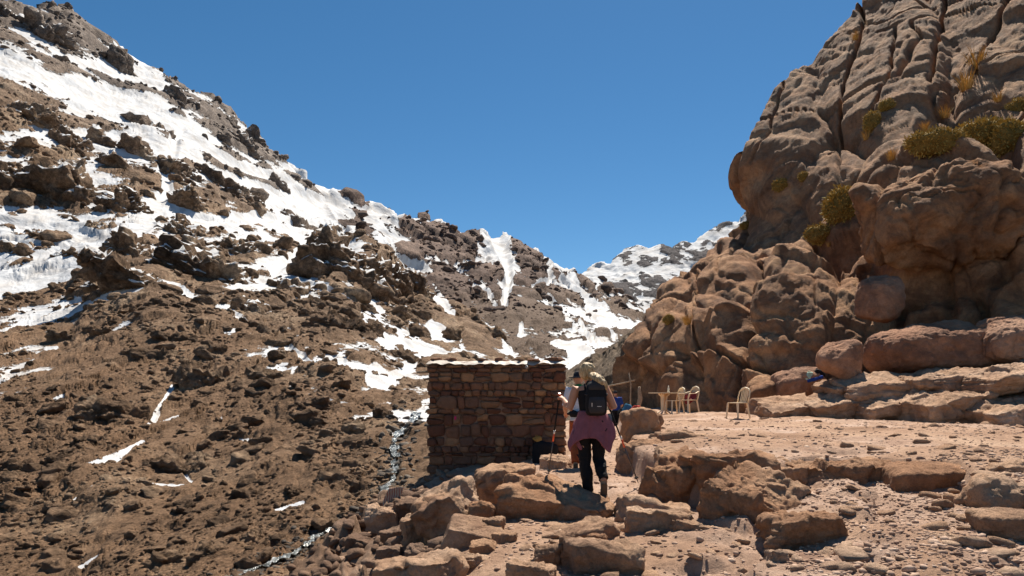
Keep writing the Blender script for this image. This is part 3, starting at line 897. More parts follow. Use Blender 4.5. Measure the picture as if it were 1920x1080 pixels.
# ------------------------------------------------------------------ terrain: the cliff on the right
SIL = [(-200, 1790), (-120, 1725), (0, 1640), (40, 1612), (75, 1600), (110, 1560), (150, 1500), (200, 1440), (250, 1400), (300, 1375), (340, 1352), (380, 1346), (405, 1350), (420, 1345), (440, 1325), (470, 1300), (500, 1262), (525, 1235), (560, 1192), (600, 1180), (630, 1162), (660, 1150), (700, 1147), (760, 1150), (830, 1150)]
DC = [(1150, 755, 33), (1150, 650, 34), (1200, 560, 36.5), (1260, 505, 40), (1340, 430, 46), (1350, 340, 42), (1420, 235, 43), (1500, 150, 45), (1600, 75, 48), (1640, 0, 50), (1790, -200, 56),
      (1250, 768, 27), (1310, 775, 25), (1400, 772, 23), (1500, 772, 21.2), (1620, 775, 20), (1800, 780, 18), (1950, 790, 16.5), (2100, 795, 15.5),
      (1250, 650, 28.2), (1350, 600, 27.0), (1450, 640, 23.8), (1430, 500, 28), (1550, 600, 22.8), (1700, 650, 21.5), (1850, 620, 20.5), (2000, 600, 19), (1350, 500, 33), (1300, 560, 30.5),
      (1500, 400, 33), (1450, 300, 38), (1600, 300, 33), (1650, 450, 26), (1750, 400, 24), (1900, 420, 22.5), (2050, 400, 21.5), (1750, 530, 23.0), (1900, 520, 21.5),
      (1550, 200, 41), (1700, 120, 40), (1800, 200, 32), (1900, 100, 33), (1900, 250, 28), (2050, 100, 30), (1950, -100, 40), (2100, -200, 40)]
dc = TPS([(a, b) for a, b, c in DC], [math.log(c) for a, b, c in DC], 400.0, 1e-3)
_v = np.linspace(-160, 835, 370)
_us = np.interp(_v, *zip(*SIL)) + 46.0 * np.interp(_v, [-200, 430, 520, 640, 700], [1.2, 1.1, 0.9, 0.7, 0.5])
_t = np.linspace(0, 1, 355) ** 1.05
UU = _us[:, None] + (2080 - _us)[:, None] * _t[None]
VV = np.repeat(_v[:, None], len(_t), 1)
YC = np.exp(dc(UU, VV))
BC = Pn(UU, VV, YC)
bk = []
for k in range(12, 0, -1):                                              # the flank turns away behind the skyline
    b = BC[:, 0].copy()
    b[:, 1] += 0.30 * k ** 1.7; b[:, 0] += (0.06 + 0.32 * (b[:, 0] / b[:, 1])) * k ** 1.7
    bk.append(b)
BC = np.concatenate([np.stack(bk, 1), BC], 1)
gu = np.gradient(BC, axis=1); gv = np.gradient(BC, axis=0)
NC = np.cross(gu, gv); NC /= np.maximum(np.linalg.norm(NC, axis=2)[..., None], 1e-9)
NC = np.where(((NC * (BC - np.array([0, 0, CZ]))).sum(2) > 0)[..., None], -NC, NC)
for k in range(12): NC[:, k] = NC[:, 13] * 0.5 + NC[:, k] * 0.5
shc = BC.shape[:2]
fadeC = np.concatenate([np.linspace(0.2, 1.0, 12), np.ones(len(_t))])[None].repeat(shc[0], 0).ravel()
UB = np.concatenate([np.repeat(UU[:, :1], 12, 1), UU], 1).ravel(); VB = np.concatenate([np.repeat(VV[:, :1], 12, 1), VV], 1).ravel()
YB = np.exp(dc(UB, VB))
BC = BC.reshape(-1, 3).astype(np.float32); NC = NC.reshape(-1, 3).astype(np.float32)


def boulder_relief(Pt, lam, seed):
    """Rounded boulders packed together with dark joints between them."""
    q = Pt / lam
    q = q + 0.35 * np.stack([perlin(q * 0.8, seed), perlin(q * 0.8, seed + 1), perlin(q * 0.8, seed + 2)], 1)
    f1, f2, vec, r = voronoi(q, seed)
    e = f2 - f1
    dome = np.sqrt(np.clip(e, 0, 0.8) / 0.8)
    return lam * (0.32 * dome + 0.28 * (r[:, 4] - 0.5) * smooth(0, 0.15, e))


BULGES = [(1338, 1560, 130, 420, 24), (1500, 1790, -10, 300, 28), (1735, 1880, -60, 215, 30), (1835, 2000, -40, 150, 25), (1625, 1705, 120, 265, 24), (1640, 1860, -200, 20, 20), (1500, 1650, 280, 440, 20), (1540, 1660, 240, 310, -10), (1430, 1530, 330, 450, 20), (1345, 1460, 385, 490, 20), (1270, 1410, 430, 575, 25), (1185, 1300, 500, 640, 25), (1148, 1228, 590, 790, 5), (1215, 1310, 575, 720, 10), (1275, 1395, 545, 700, 8), (1300, 1420, 640, 785, 0), (1220, 1320, 690, 790, 0), (1410, 1580, 465, 660, 18), (1395, 1540, 620, 780, 0), (1555, 1690, 500, 640, 5), (1612, 1905, 285, 530, 0), (1885, 2040, 300, 580, 0), (1572, 1650, 400, 560, 12), (1705, 1830, 522, 590, -4), (1815, 1940, 430, 530, 0), (1845, 2000, 490, 610, 0), (1690, 1810, 195, 300, 15), (1790, 1960, 90, 270, 20), (1900, 2060, 170, 330, 0)]


def bulges(u, v, y, B):
    """Massive swellings of the cliff with creased joints where they meet, in metres."""
    w1 = perlin(B * 0.45, 91) * 9 + perlin(B * 1.6, 92) * 4; w2 = perlin(B * 0.45, 93) * 9 + perlin(B * 1.6, 94) * 4
    u = u + w1 * 25 / y; v = v + w2 * 25 / y
    best = np.zeros(len(u))
    for u0, u1, v0, v1, rl in BULGES:
        a = math.radians(rl); cu, cv = (u0 + u1) / 2, (v0 + v1) / 2
        du, dv = u - cu, v - cv
        e1 = (du * math.cos(a) - dv * math.sin(a) * -1) / ((u1 - u0) * 0.5); e2 = (-du * math.sin(a) + dv * math.cos(a)) / ((v1 - v0) * 0.5)
        r = (np.abs(e1) ** 2.8 + np.abs(e2) ** 2.8) ** (1 / 2.8)
        size = math.sqrt((u1 - u0) * (v1 - v0)) / FPX * y
        h = size * 0.30 * np.clip(1 - np.clip(r, 0, 1.2) ** 3.0, -1, 1) ** 0.6 if False else size * 0.36 * np.clip(1 - r ** 5.0, 0, 1) ** 0.45
        h = h * (1.0 - 0.25 * e2) * (1 - 0.18 * e1)
        best = np.maximum(best, h)
    return best


tilt = np.array([1.0, 0.8, 1.35], np.float32)
dC = facets(BC * tilt / 5.0, 3, 1.3, 0.7, 0.10, 0.10) * 1.0 + facets(BC * tilt / 2.1, 9, 1.2, 0.6, 0.10, 0.12) * 0.24 + facets(BC * tilt / 0.8, 4, 1.0, 0.6, 0.16, 0.15) * 0.075 + facets(BC * tilt / 0.3, 6, 0.8, 0.5, 0.3) * 0.03 * (1 - smooth(24, 34, YB))
dC *= (0.24 + 0.76 * smooth(300, 500, VB + 0.25 * (UB - 1500))) * (1 - 0.4 * (1 - smooth(1330, 1480, UB)) * smooth(480, 600, VB))                # the upper slabs are sounder rock
dC += 0.11 * fbm(BC / 1.1, 6, 21, 0.6) - 0.5
for cs, cw, ca in ((0.10, 0.022, 0.5), (0.3, 0.03, 0.10)):
    dC -= ca * np.exp(-(perlin(BC * np.array([1.3, 1.0, 0.5]) * cs + 0.4 * perlin(BC * 0.25, 31)[:, None], 33) / cw) ** 2)
for pts_, wd_, dp_ in (([(1655, 60), (1640, 120), (1600, 200), (1580, 270), (1578, 330), (1585, 380)], 3.0, 0.9), ([(1800, -20), (1780, 80), (1765, 150), (1750, 190)], 3.0, 0.9), ([(1705, 120), (1680, 200), (1640, 260), (1560, 300)], 2.5, 0.6),
                       ([(1900, 20), (1860, 90), (1840, 160)], 3.0, 0.7), ([(1500, 180), (1470, 250), (1440, 330)], 2.0, 0.35), ([(1420, 480), (1405, 560), (1398, 650), (1380, 740)], 2.5, 0.6), ([(1310, 520), (1300, 600), (1305, 700)], 2.5, 0.5)):
    best_ = np.full(len(UB), 1e9)
    for (a0, b0), (a1, b1) in zip(pts_[:-1], pts_[1:]):
        t_ = np.clip(((UB - a0) * (a1 - a0) + (VB - b0) * (b1 - b0)) / ((a1 - a0) ** 2 + (b1 - b0) ** 2), 0, 1)
        best_ = np.minimum(best_, np.hypot(UB - a0 - t_ * (a1 - a0) + 5 * perlin(BC * 0.8, 61), VB - b0 - t_ * (b1 - b0)))
    dC -= dp_ * np.exp(-(best_ / wd_) ** 2)
dC = dC * 0.9 + bulges(UB, VB, YB, BC) - 0.6
VC = (NC * dC[:, None]).reshape(*shc, 3)
VC[:, :12] = VC[:, 12:13]                                              # the hidden flank keeps the profile of the skyline
VC = BC + VC.reshape(-1, 3)
M_CLIFF = rock_material('cliff_rock', (0.18, 0.084, 0.042), (0.36, 0.188, 0.098), (0.49, 0.285, 0.155), 0.95, 0.075, (0.15, 0.082, 0.052), 0.7)
M_CLIFF_GREY = None if True else rock_material('lichen_crusted_rock', (0.105, 0.080, 0.066), (0.21, 0.165, 0.135), (0.36, 0.30, 0.25), 0.6, 0.035, (0.10, 0.06, 0.042), 0.75)
M_CLIFF_RED = rock_material('red_boulder_rock', (0.22, 0.105, 0.062), (0.37, 0.195, 0.118), (0.46, 0.275, 0.18), 0.95, 0.05, (0.13, 0.07, 0.05), 0.5)
M_PALE = rock_material('pale_ledge_rock', (0.28, 0.152, 0.088), (0.43, 0.265, 0.165), (0.55, 0.38, 0.265), 1.1, 0.05, (0.20, 0.112, 0.072), 0.6)
M_BLOCK = rock_material('brown_block_rock', (0.22, 0.108, 0.056), (0.36, 0.192, 0.105), (0.48, 0.30, 0.185), 1.3, 0.05, (0.18, 0.095, 0.055), 0.55)
ns, ls = M_CLIFF.node_tree.nodes, M_CLIFF.node_tree.links            # the upper slabs carry a grey weathered crust
bsdf = ns['Principled BSDF']
old = bsdf.inputs['Base Color'].links[0].from_socket
at_ = ns.new('ShaderNodeAttribute'); at_.attribute_name = 'crust'
co_ = ns.new('ShaderNodeNewGeometry').outputs['Position']
fm = ramp_node(ns, ls, noise_node(ns, ls, co_, 1.3, 10, 0.7, 0.6), [(0.40, 0.15), (0.60, 1.0)])
gc = ramp_node(ns, ls, noise_node(ns, ls, co_, 7.0, 8, 0.75), [(0.32, (0.13, 0.098, 0.072)), (0.5, (0.28, 0.215, 0.155)), (0.68, (0.46, 0.38, 0.285))])
ls.new(mix_node(ns, ls, math_node(ns, ls, 'MULTIPLY', at_.outputs['Fac'], fm), old, gc), bsdf.inputs['Base Color'])
cliff = tag(link('cliff', make_mesh('cliff', VC, grid_faces(*shc), True, {'crust': 0.42 * (1 - smooth(230, 470, VB - 0.12 * (UB - 1500)))}), M_CLIFF), kind='structure')


def lump(bbox, mat, seed, dy=0.0, deep=0.8, level=5, roll=0.0, parent=None, name='rock_mass', yaw=0.0, Y=None, grow=1.0, pitch=0.0, sink=0.75, **kw):
    """A rounded mass of the cliff filling a picture box at the cliff's own distance."""
    u0, u1, v0, v1 = bbox
    uc, vc = (u0 + u1) / 2, (v0 + v1) / 2
    if Y is None: Y = float(np.exp(dc(np.array(uc), np.array(vc)))) + dy
    w = (u1 - u0) / 2 / FPX * Y * grow; h = (v1 - v0) / 2 / FPX * Y * grow
    dep = deep * math.sqrt(w * h)
    args = dict(planes=11, sharp=9.0, box=0.3, rough=0.11, facet=0.17, cell=0.6, crack=0.10, cuts=(((-0.45, -0.3, 0.84), 0.62), ((-0.1, -0.5, 0.86), 0.72)))
    args.update(kw)
    me = rock_mesh(name, (w, dep, h), seed, level, **args)
    o = link(name, me, mat, parent)
    o.location = P(uc, vc, Y + dep * sink)
    o.rotation_euler = Euler((math.radians(pitch), math.radians(roll), math.radians(yaw)), 'XYZ')
    return o


lump((1612, 1905, 285, 530), M_CLIFF, 120, -1.6, .75, 6, 0, cliff, 'boulder', grow=1.03, rough=0.13, facet=0.13, cuts=(((-0.5, -0.35, 0.8), 0.66),))
# boulders and strata at the foot of the cliff
FOOT = [((1530, 1618, 625, 715), M_CLIFF_RED, 31, 19.5, .9, 0), ((1612, 1845, 592, 715), M_CLIFF_RED, 32, 19.4, .75, -4), ((1825, 1990, 575, 700), M_CLIFF_RED, 33, 18.6, .8, 0), ((1393, 1475, 690, 785), M_CLIFF, 34, 21.8, .9, 12), ((1440, 1545, 680, 760), M_CLIFF_RED, 35, 21.3, .8, 0), ((1612, 1700, 500, 610), M_CLIFF_RED, 36, 21.5, .7, 8)]
for bb, mt, sd_, Y_, dp_, rl_ in FOOT:
    lump(bb, mt, 200 + sd_, 0, dp_, 5 if sd_ not in (32, 33) else 6, rl_, cliff, 'boulder', Y=Y_, box=0.45, rough=0.06, facet=0.07, sharp=7, sink=0.5, crack=0.03)
STRATA = [((1418, 1520, 738, 800), 41, 19.3), ((1505, 1610, 735, 795), 42, 18.6), ((1590, 1700, 735, 790), 43, 17.9), ((1675, 1815, 722, 808), 44, 17.0), ((1790, 1990, 728, 815), 45, 16.0),
          ((1535, 1620, 707, 750), 46, 19.3), ((1565, 1710, 700, 750), 47, 18.6), ((1680, 1810, 692, 740), 48, 18.0), ((1780, 2000, 678, 740), 49, 17.0)]
for bb, sd_, Y_ in STRATA:
    lump(bb, M_PALE, 300 + sd_, 0, 1.7, 5 if sd_ < 44 or 45 < sd_ < 48 else 6, -2, cliff, 'ledge_block', Y=Y_, box=1.0, sharp=40, rough=0.08, facet=0.14, strata=0.08, planes=5, grow=1.06, sink=0.5, crack=0.05)
# ------------------------------------------------------------------ rocks of the path and terrace
def field_rock(name, bbox, Y, seed, label, mat, deep=0.9, level=5, yaw=0.0, roll=0.0, pitch=0.0, under=0.25, cat='rock', group=None, **kw):
    u0, u1, v0, v1 = bbox
    g_ = 1.14 if name in ('ledge_block', 'cap_rock') else 1.05
    w = (u1 - u0) / 2 / FPX * Y * g_; h = (v1 - v0) / 2 / FPX * Y * g_
    dep = deep * math.sqrt(w * max(h, 0.4 * w))
    hh = h * (1 + under)
    args = dict(planes=9, sharp=26, box=0.7, rough=0.055, facet=0.19, strata=0.045, cell=0.55, crack=0.04)
    args.update(kw)
    flat = name in ('slab', 'ledge_block', 'cap_rock')
    if flat:                                           # broken along its bedding: a flat top and a flat face to the path
        args['cuts'] = (((0.0, -0.08, 1.0), 0.60), ((-0.12, -1.0, 0.06), 0.70), ((0.9, -0.5, 0.1), 0.85))
        args['rough'] = min(args['rough'], 0.045); hh *= 1.35; dep *= 1.2
    me = rock_mesh(name, (w * (1.08 if flat else 1.0), dep, hh), seed, level, **args)
    o = link(name, me, mat)
    o.location = P((u0 + u1) / 2, v1 - (v1 - v0) / 2, Y + dep * 0.7) + Vector((0, 0, -h * under))
    o.rotation_euler = (math.radians(pitch), math.radians(roll), math.radians(yaw))
    return tag(o, label, cat, group)


R = field_rock
M_SHADEBLOCK = rock_material('shaded_bank_rock', (0.085, 0.050, 0.034), (0.17, 0.102, 0.066), (0.29, 0.19, 0.13), 1.3, 0.035, (0.10, 0.062, 0.045), 0.5)  # block rock darkened: the hut's shade on the bank put into the colour
PATH_ROCKS = [
    ('boulder', (922, 1135, 905, 992), 7.7, 1, 'large flat-topped boulder the blonde hiker is standing on', M_BLOCK, dict(deep=1.25, roll=11, under=0.3, level=6, sharp=34, planes=6, box=1.0, pitch=8)),
    ('boulder', (893, 1010, 872, 945), 8.6, 2, 'reddish boulder leaning behind the left end of the hiker\'s slab', M_BLOCK, dict(deep=1.0, roll=-8)),
    ('boulder', (948, 1000, 868, 892), 9.6, 3, 'small rounded boulder with a dark hollow in front of the hut', M_PALE, dict(deep=0.9)),
    ('slab', (784, 900, 912, 992), 7.5, 4, 'tilted grey-brown slab with a rough sunlit top at the edge of the bank', M_PALE, dict(deep=1.2, roll=-14, sharp=34, strata=0.05)),
    ('stone', (878, 930, 938, 992), 7.4, 5, 'dark upright stone wedged between the tilted slab and the hiker\'s boulder', M_BLOCK, dict(deep=0.8, level=5)),
    ('slab', (829, 942, 980, 1036), 6.6, 6, 'pinkish flat-faced block lying in front of the tilted slab', M_PALE, dict(deep=1.1, roll=7, sharp=44, planes=5, box=1.0, rough=0.04, facet=0.05, strata=0.0)),
    ('stone', (905, 945, 968, 1000), 6.9, 7, 'small pointed stone behind the pinkish block', M_PALE, dict(level=5)),
    ('stone', (925, 972, 998, 1024), 6.5, 8, 'small rough stone at the right end of the pinkish block', M_BLOCK, dict(level=5)),
    ('stone', (880, 935, 1014, 1046), 6.3, 9, 'flat brown stone lying against the front of the pinkish block', M_BLOCK, dict(level=5, deep=1.0)),
    ('stone', (850, 905, 1040, 1068), 6.1, 10, 'low pale stone between the pinkish block and the bottom slab', M_PALE, dict(level=5)),
    ('slab', (700, 870, 1035, 1110), 5.6, 11, 'broad pale slab at the bottom left corner of the path', M_PALE, dict(deep=1.0, roll=-6, sharp=34)),
    ('boulder', (1052, 1215, 1012, 1090), 5.6, 12, 'large pale rough boulder in the middle of the path at the bottom', M_PALE, dict(deep=0.9, roll=4)),
    ('stone', (998, 1056, 1018, 1060), 5.8, 13, 'rounded pale stone left of the large boulder at the bottom of the path', M_PALE, dict(level=5)),
    ('slab', (955, 1040, 1052, 1100), 5.3, 14, 'pale flat stone cut by the bottom edge of the picture', M_PALE, dict(deep=0.9)),
    ('slab', (1010, 1160, 985, 1022), 6.35, 15, 'low sunlit slab crossing the path below the hiker\'s feet', M_PALE, dict(deep=1.2, roll=-10, strata=0.06)),
    ('slab', (1150, 1345, 940, 988), 7.2, 16, 'long sunlit slab right of the hiker\'s boulder, sloping toward the viewer', M_PALE, dict(deep=1.2, roll=12, strata=0.06)),
    ('slab', (1172, 1300, 955, 1002), 6.6, 17, 'low wedge of rock with a dark overhung front on the path', M_PALE, dict(deep=0.9, roll=6)),
    ('slab', (1255, 1420, 978, 1022), 6.45, 18, 'narrow ridge of rock running along the foot of the big ledge blocks', M_PALE, dict(deep=0.6, roll=14, strata=0.06)),
    ('ledge_block', (1226, 1366, 854, 990), 7.75, 19, 'biggest ledge block, its dark flat face toward the path right of the pole tip', M_BLOCK, dict(deep=1.0, roll=12, yaw=-28, level=6, box=1.0, sharp=40, planes=5)),
    ('ledge_block', (1338, 1490, 902, 1022), 6.5, 20, 'second ledge block with a smooth brown face lined by diagonal scratches', M_BLOCK, dict(deep=0.9, roll=10, yaw=-25, level=6, box=1.0, sharp=40, planes=5)),
    ('cap_rock', (1300, 1455, 850, 905), 7.5, 21, 'overhanging cap of rock on top of the two ledge blocks', M_BLOCK, dict(deep=1.1, roll=2, strata=0.08)),
    ('cap_rock', (1232, 1330, 848, 890), 8.4, 22, 'rough layered cap on the left end of the ledge', M_PALE, dict(deep=1.1, roll=6, strata=0.08)),
    ('boulder', (1426, 1600, 962, 1062), 5.75, 23, 'overhanging slab at the bottom right of the path with a dark hollow beneath', M_BLOCK, dict(deep=0.9, roll=-6, level=6, strata=0.07)),
    ('stone', (1432, 1480, 1030, 1075), 5.35, 24, 'small pale wedge of stone under the overhanging slab', M_PALE, dict(level=5)),
    ('slab', (1450, 1640, 1042, 1100), 5.2, 25, 'tawny bedrock slab at the bottom edge right of the overhanging slab', M_PALE, dict(deep=0.8, roll=-10)),
    ('boulder', (1150, 1256, 822, 900), 9.9, 26, 'rounded brown boulder at the left end of the ledge by the right trekking pole', M_BLOCK, dict(deep=0.9, roll=-6, sharp=7)),
    ('boulder', (1163, 1252, 760, 835), 12.8, 27, 'big dark boulder with a pale crusted top beside the path below the table', M_BLOCK, dict(deep=0.9, sharp=6, roll=-10, box=0.3)),
    ('boulder', (1212, 1345, 812, 868), 10.4, 28, 'low humped outcrop on the terrace edge behind the rounded brown boulder', M_PALE, dict(deep=1.2, roll=2, strata=0.06)),
    ('outcrop', (1300, 1372, 820, 845), 11.5, 29, 'small jagged outcrop on the terrace just above the ledge cap', M_BLOCK, dict(level=5, deep=1.0, strata=0.08)),
    ('outcrop', (1318, 1422, 792, 812), 15.0, 30, 'low jagged line of rock on the terrace in front of the chairs', M_BLOCK, dict(level=5, deep=0.7, strata=0.08)),
    ('ledge_block', (1440, 1512, 874, 918), 7.55, 31, 'small brown block at the left end of the second ledge', M_BLOCK, dict(level=5)),
    ('ledge_block', (1490, 1690, 862, 934), 7.5, 32, 'long dark-faced block in the middle of the second ledge', M_BLOCK, dict(deep=0.8, roll=-4, level=6, box=1.0, sharp=34, planes=6)),
    ('ledge_block', (1662, 1826, 868, 948), 7.1, 33, 'smooth rounded ledge block split by a thin horizontal crack', M_BLOCK, dict(deep=0.8, roll=4, level=5, box=0.8, sharp=10, planes=6, strata=0.0, rough=0.04, facet=0.04)),
    ('boulder', (1800, 1935, 888, 992), 6.1, 34, 'pinkish boulder at the right edge of the picture below the terrace', M_PALE, dict(deep=0.9, roll=10, sharp=9)),
    ('slab', (1858, 1990, 868, 908), 6.7, 35, 'pale slab resting on top of the pinkish boulder at the right edge', M_PALE, dict(deep=1.0, roll=5)),
    ('slab', (1832, 1960, 955, 1003), 5.4, 36, 'pale lens-shaped slab lying on gravel at the right edge', M_PALE, dict(deep=1.1, roll=-4, sharp=7, box=0.4, strata=0.03, rough=0.05, facet=0.05)),
    ('stone', (1754, 1812, 1003, 1028), 5.35, 37, 'small flat pale stone alone on the gravel', M_PALE, dict(level=5, deep=1.1, sharp=8, box=0.3)),
    ('stone', (1730, 1770, 975, 995), 5.9, 38, 'brown stone half sunk in the gravel above the small flat pale one', M_BLOCK, dict(level=5)),
    ('boulder', (688, 745, 948, 992), 9.3, 39, 'orange-topped boulder perched on the bank above the stream', M_PALE, dict(deep=1.0, box=0.9, sharp=34, strata=0.0)),
    ('stone', (735, 790, 935, 975), 9.4, 40, 'dark slab stacked behind the orange-topped boulder', M_SHADEBLOCK, dict(level=5)),
    ('stone', (715, 765, 990, 1022), 8.2, 41, 'flat dark stone in the stacked rubble of the bank, below the orange-topped boulder', M_SHADEBLOCK, dict(level=5)),
    ('stone', (752, 808, 965, 1035), 7.8, 42, 'upright pale stone at the right end of the rubble bank', M_PALE, dict(level=5)),
    ('stone', (700, 755, 1025, 1070), 7.4, 43, 'dark stone low in the rubble bank beside the bottom slab', M_SHADEBLOCK, dict(level=5)),
    ('stone', (645, 700, 1000, 1065), 8.6, 44, 'dark leaning stone at the outer end of the rubble bank', M_SHADEBLOCK, dict(level=5, roll=15)),
    ('stone', (755, 800, 1025, 1062), 6.9, 45, 'brown stone between the upright pale stone and the bottom slab', M_SHADEBLOCK, dict(level=5)),
    ('stone', (1098, 1140, 1000, 1022), 6.0, 46, 'small dark stone on the path right beside the slab below the hiker', M_BLOCK, dict(level=5)),
    ('slab', (1010, 1075, 855, 885), 10.6, 47, 'low sunlit rock at the hut corner beside the left trekking pole', M_PALE, dict(deep=1.3, level=5)),
]
for i, (nm, bb, Y_, sd_, lab, mt, kw) in enumerate(PATH_ROCKS):
    R(nm, bb, Y_, 1200 + sd_, lab, mt, **kw)

# gravel and loose stones
_rs = np.random.RandomState(17)


def on_ground(n, urange, yrange):
    """Spots on the surface of the foreground ground."""
    uu = _V[:, 0] / _V[:, 1] * FPX + U0
    idx = np.flatnonzero((uu > urange[0]) & (uu < urange[1]) & (_V[:, 1] > yrange[0]) & (_V[:, 1] < yrange[1]))
    return _V[_rs.choice(idx, n)] + np.stack([_rs.normal(size=n) * 0.01, _rs.normal(size=n) * 0.02, np.zeros(n)], 1)


M_GRAVEL = rock_material('gravel_stone', (0.20, 0.12, 0.085), (0.34, 0.22, 0.155), (0.50, 0.36, 0.27), 5.0, 0.02)
p_ = on_ground(6500, (900, 2000), (4.4, 24))
sz = np.array([0.005 + 0.008 * _rs.uniform(0.05, 1) ** -0.55 for _ in p_])
scatter('gravel', p_, sz, VAR1, 1, _rs, M_GRAVEL)
p_ = on_ground(3000, (1480, 1980), (4.5, 7.8))
sz = np.array([0.005 + 0.006 * _rs.uniform(0.03, 1) ** -0.6 for _ in p_])
scatter('hollow_gravel', p_, sz, VAR1, 1, _rs, M_GRAVEL)
p_ = on_ground(420, (560, 1980), (4.6, 20))
sz = np.array([0.03 + 0.022 * _rs.uniform(0.1, 1) ** -0.7 for _ in p_])
scatter('loose_stones', p_, sz, VAR2, 2, _rs, M_PALE, flat=0.8)
p_ = on_ground(900, (480, 840), (6.5, 22))
sz = np.array([0.025 + 0.035 * _rs.uniform(0.05, 1) ** -0.55 for _ in p_])
scatter('bank_rubble', p_, sz, VAR2, 2, _rs, M_SHADEBLOCK, tilt=0.7)

# ------------------------------------------------------------------ the stone hut
HX0, HX1, HY, HD = (805 - U0) / FPX * 13.6, (1060 - U0) / FPX * 13.6, 13.6, 2.6
HZ0, HZ1 = -0.25, CZ + (V0 - 684) / FPX * 13.6
hut = empty('stone_hut', ((HX0 + HX1) / 2, HY + HD / 2, HZ0), 'small flat-roofed hut of reddish rubble masonry beside the path', 'hut')
hl = Vector(hut.location)


def stone_material():
    m, ns, ls, b = new_mat('masonry_stone', 0.95, 0.1)
    oi = ns.new('ShaderNodeObjectInfo')
    co = ns.new('ShaderNodeNewGeometry').outputs['Position']
    base = ramp_node(ns, ls, oi.outputs['Random'], [(0.0, (0.105, 0.050, 0.034)), (0.28, (0.17, 0.080, 0.051)), (0.5, (0.22, 0.115, 0.070)), (0.68, (0.13, 0.078, 0.056)), (0.88, (0.33, 0.185, 0.10)), (1.0, (0.10, 0.060, 0.050))])
    n = noise_node(ns, ls, co, 9.0, 8, 0.7)
    c = mix_node(ns, ls, 0.6, base, ramp_node(ns, ls, n, [(0.28, 0.5), (0.5, 1.0), (0.72, 1.4)]), 'MULTIPLY')
    ls.new(c, b.inputs['Base Color'])
    ls.new(bump_node(ns, ls, noise_node(ns, ls, co, 26.0, 10, 0.72), 1.0, 0.03), b.inputs['Normal'])
    return m


M_STONE = stone_material()
M_MUD = rock_material('mud_mortar', (0.12, 0.072, 0.048), (0.20, 0.125, 0.084), (0.28, 0.185, 0.13), 3.0, 0.03)
STONES = [rock_mesh('wall_stone', (0.5, 0.5, 0.5), 1500 + k, 3, planes=7, sharp=24, box=0.75, rough=0.06, facet=0.07) for k in range(20)]
for m_ in STONES: m_.materials.append(M_STONE)
_rs = np.random.RandomState(29)


def lay_courses(width, height):
    """Rubble courses as (x, z, w, h) boxes; now and then a course splits in two thin layers."""
    z = 0.0; out = []
    while z < height - 0.03:
        h = _rs.choice([0.07, 0.12, 0.18, 0.23, 0.28], p=[.2, .2, .22, .23, .15]) * _rs.uniform(0.9, 1.1)
        if height - z - h < 0.08: h = height - z
        if z > height - 0.30: h = min(h, 0.085, height - z)
        x = -_rs.uniform(0, 0.05)
        while x < width:
            w = max(0.10, h * _rs.uniform(0.6, 2.0)) if h > 0.12 else _rs.uniform(0.14, 0.36)
            if width - x - w < 0.1: w = width - x
            if h > 0.19 and _rs.rand() < 0.33:
                f = _rs.uniform(0.35, 0.65)
                out.append((x, z, w, h * f)); out.append((x, z + h * f, w, h * (1 - f)))
            elif h > 0.19 and w > 0.3 and _rs.rand() < 0.25:
                f = _rs.uniform(0.3, 0.7)
                out.append((x, z, w * f, h)); out.append((x + w * f, z, w * (1 - f), h))
            else:
                out.append((x, z, w, h))
            x += w
        z += h
    return out


WH = HZ1 - HZ0
core = []
bm = bmesh.new()
bmesh.ops.create_cube(bm, size=1.0, matrix=Matrix.Translation((0, 0, WH / 2)) @ Matrix.Diagonal((HX1 - HX0 - 0.035, HD - 0.035, WH, 1)))
bmesh.ops.subdivide_edges(bm, edges=bm.edges[:], cuts=14, use_grid_fill=True)
for v in bm.verts:
    n = perlin(np.array([[v.co.x * 6, v.co.y * 6, v.co.z * 6]]), 3)[0] * 0.018
    v.co.x += n; v.co.y += n
me = bpy.data.meshes.new('mud_core'); bm.to_mesh(me); bm.free()
link('mud_core', me, M_MUD, hut)
front = lay_courses(HX1 - HX0, WH)
for (x, z, w, h) in front:
    o = link('stone', STONES[_rs.randint(20)], None, hut)
    o.location = (x + w / 2 - (HX1 - HX0) / 2, -HD / 2 + 0.075 + _rs.uniform(-0.02, 0.025), z + h / 2)
    o.scale = (w * 1.16 * _rs.uniform(0.90, 1.0), 0.27, h * 1.20 * _rs.uniform(0.86, 1.0))
    o.rotation_euler = (_rs.choice([0, math.pi]), _rs.uniform(-0.09, 0.09) + _rs.choice([0, math.pi]), 0)
sv = []; sf = []; cnt = 0
_IF = ico(2)[1]
SIDE = [rock_mesh('side_stone_form', (0.5, 0.5, 0.5), 1560 + k, 2, planes=6, sharp=24, box=0.8, rough=0.05, facet=0.06) for k in range(8)]
for side in (-1, 1):
    for (x, z, w, h) in lay_courses(HD - 0.15, WH):
        mm = SIDE[_rs.randint(8)]
        V = np.empty(len(mm.vertices) * 3, np.float32); mm.vertices.foreach_get('co', V); V = V.reshape(-1, 3)
        V = V * np.array([0.26, w * 1.0, h * 1.0]) + np.array([side * ((HX1 - HX0) / 2 - 0.09), x + w / 2 - HD / 2 + 0.15, z + h / 2])
        sv.append(V); sf.append(_IF + cnt); cnt += len(V)
for (x, z, w, h) in lay_courses(HX1 - HX0, WH):
    mm = SIDE[_rs.randint(8)]
    V = np.empty(len(mm.vertices) * 3, np.float32); mm.vertices.foreach_get('co', V); V = V.reshape(-1, 3)
    V = V * np.array([w, 0.26, h]) + np.array([x + w / 2 - (HX1 - HX0) / 2, HD / 2 - 0.075, z + h / 2])
    sv.append(V); sf.append(_IF + cnt); cnt += len(V)
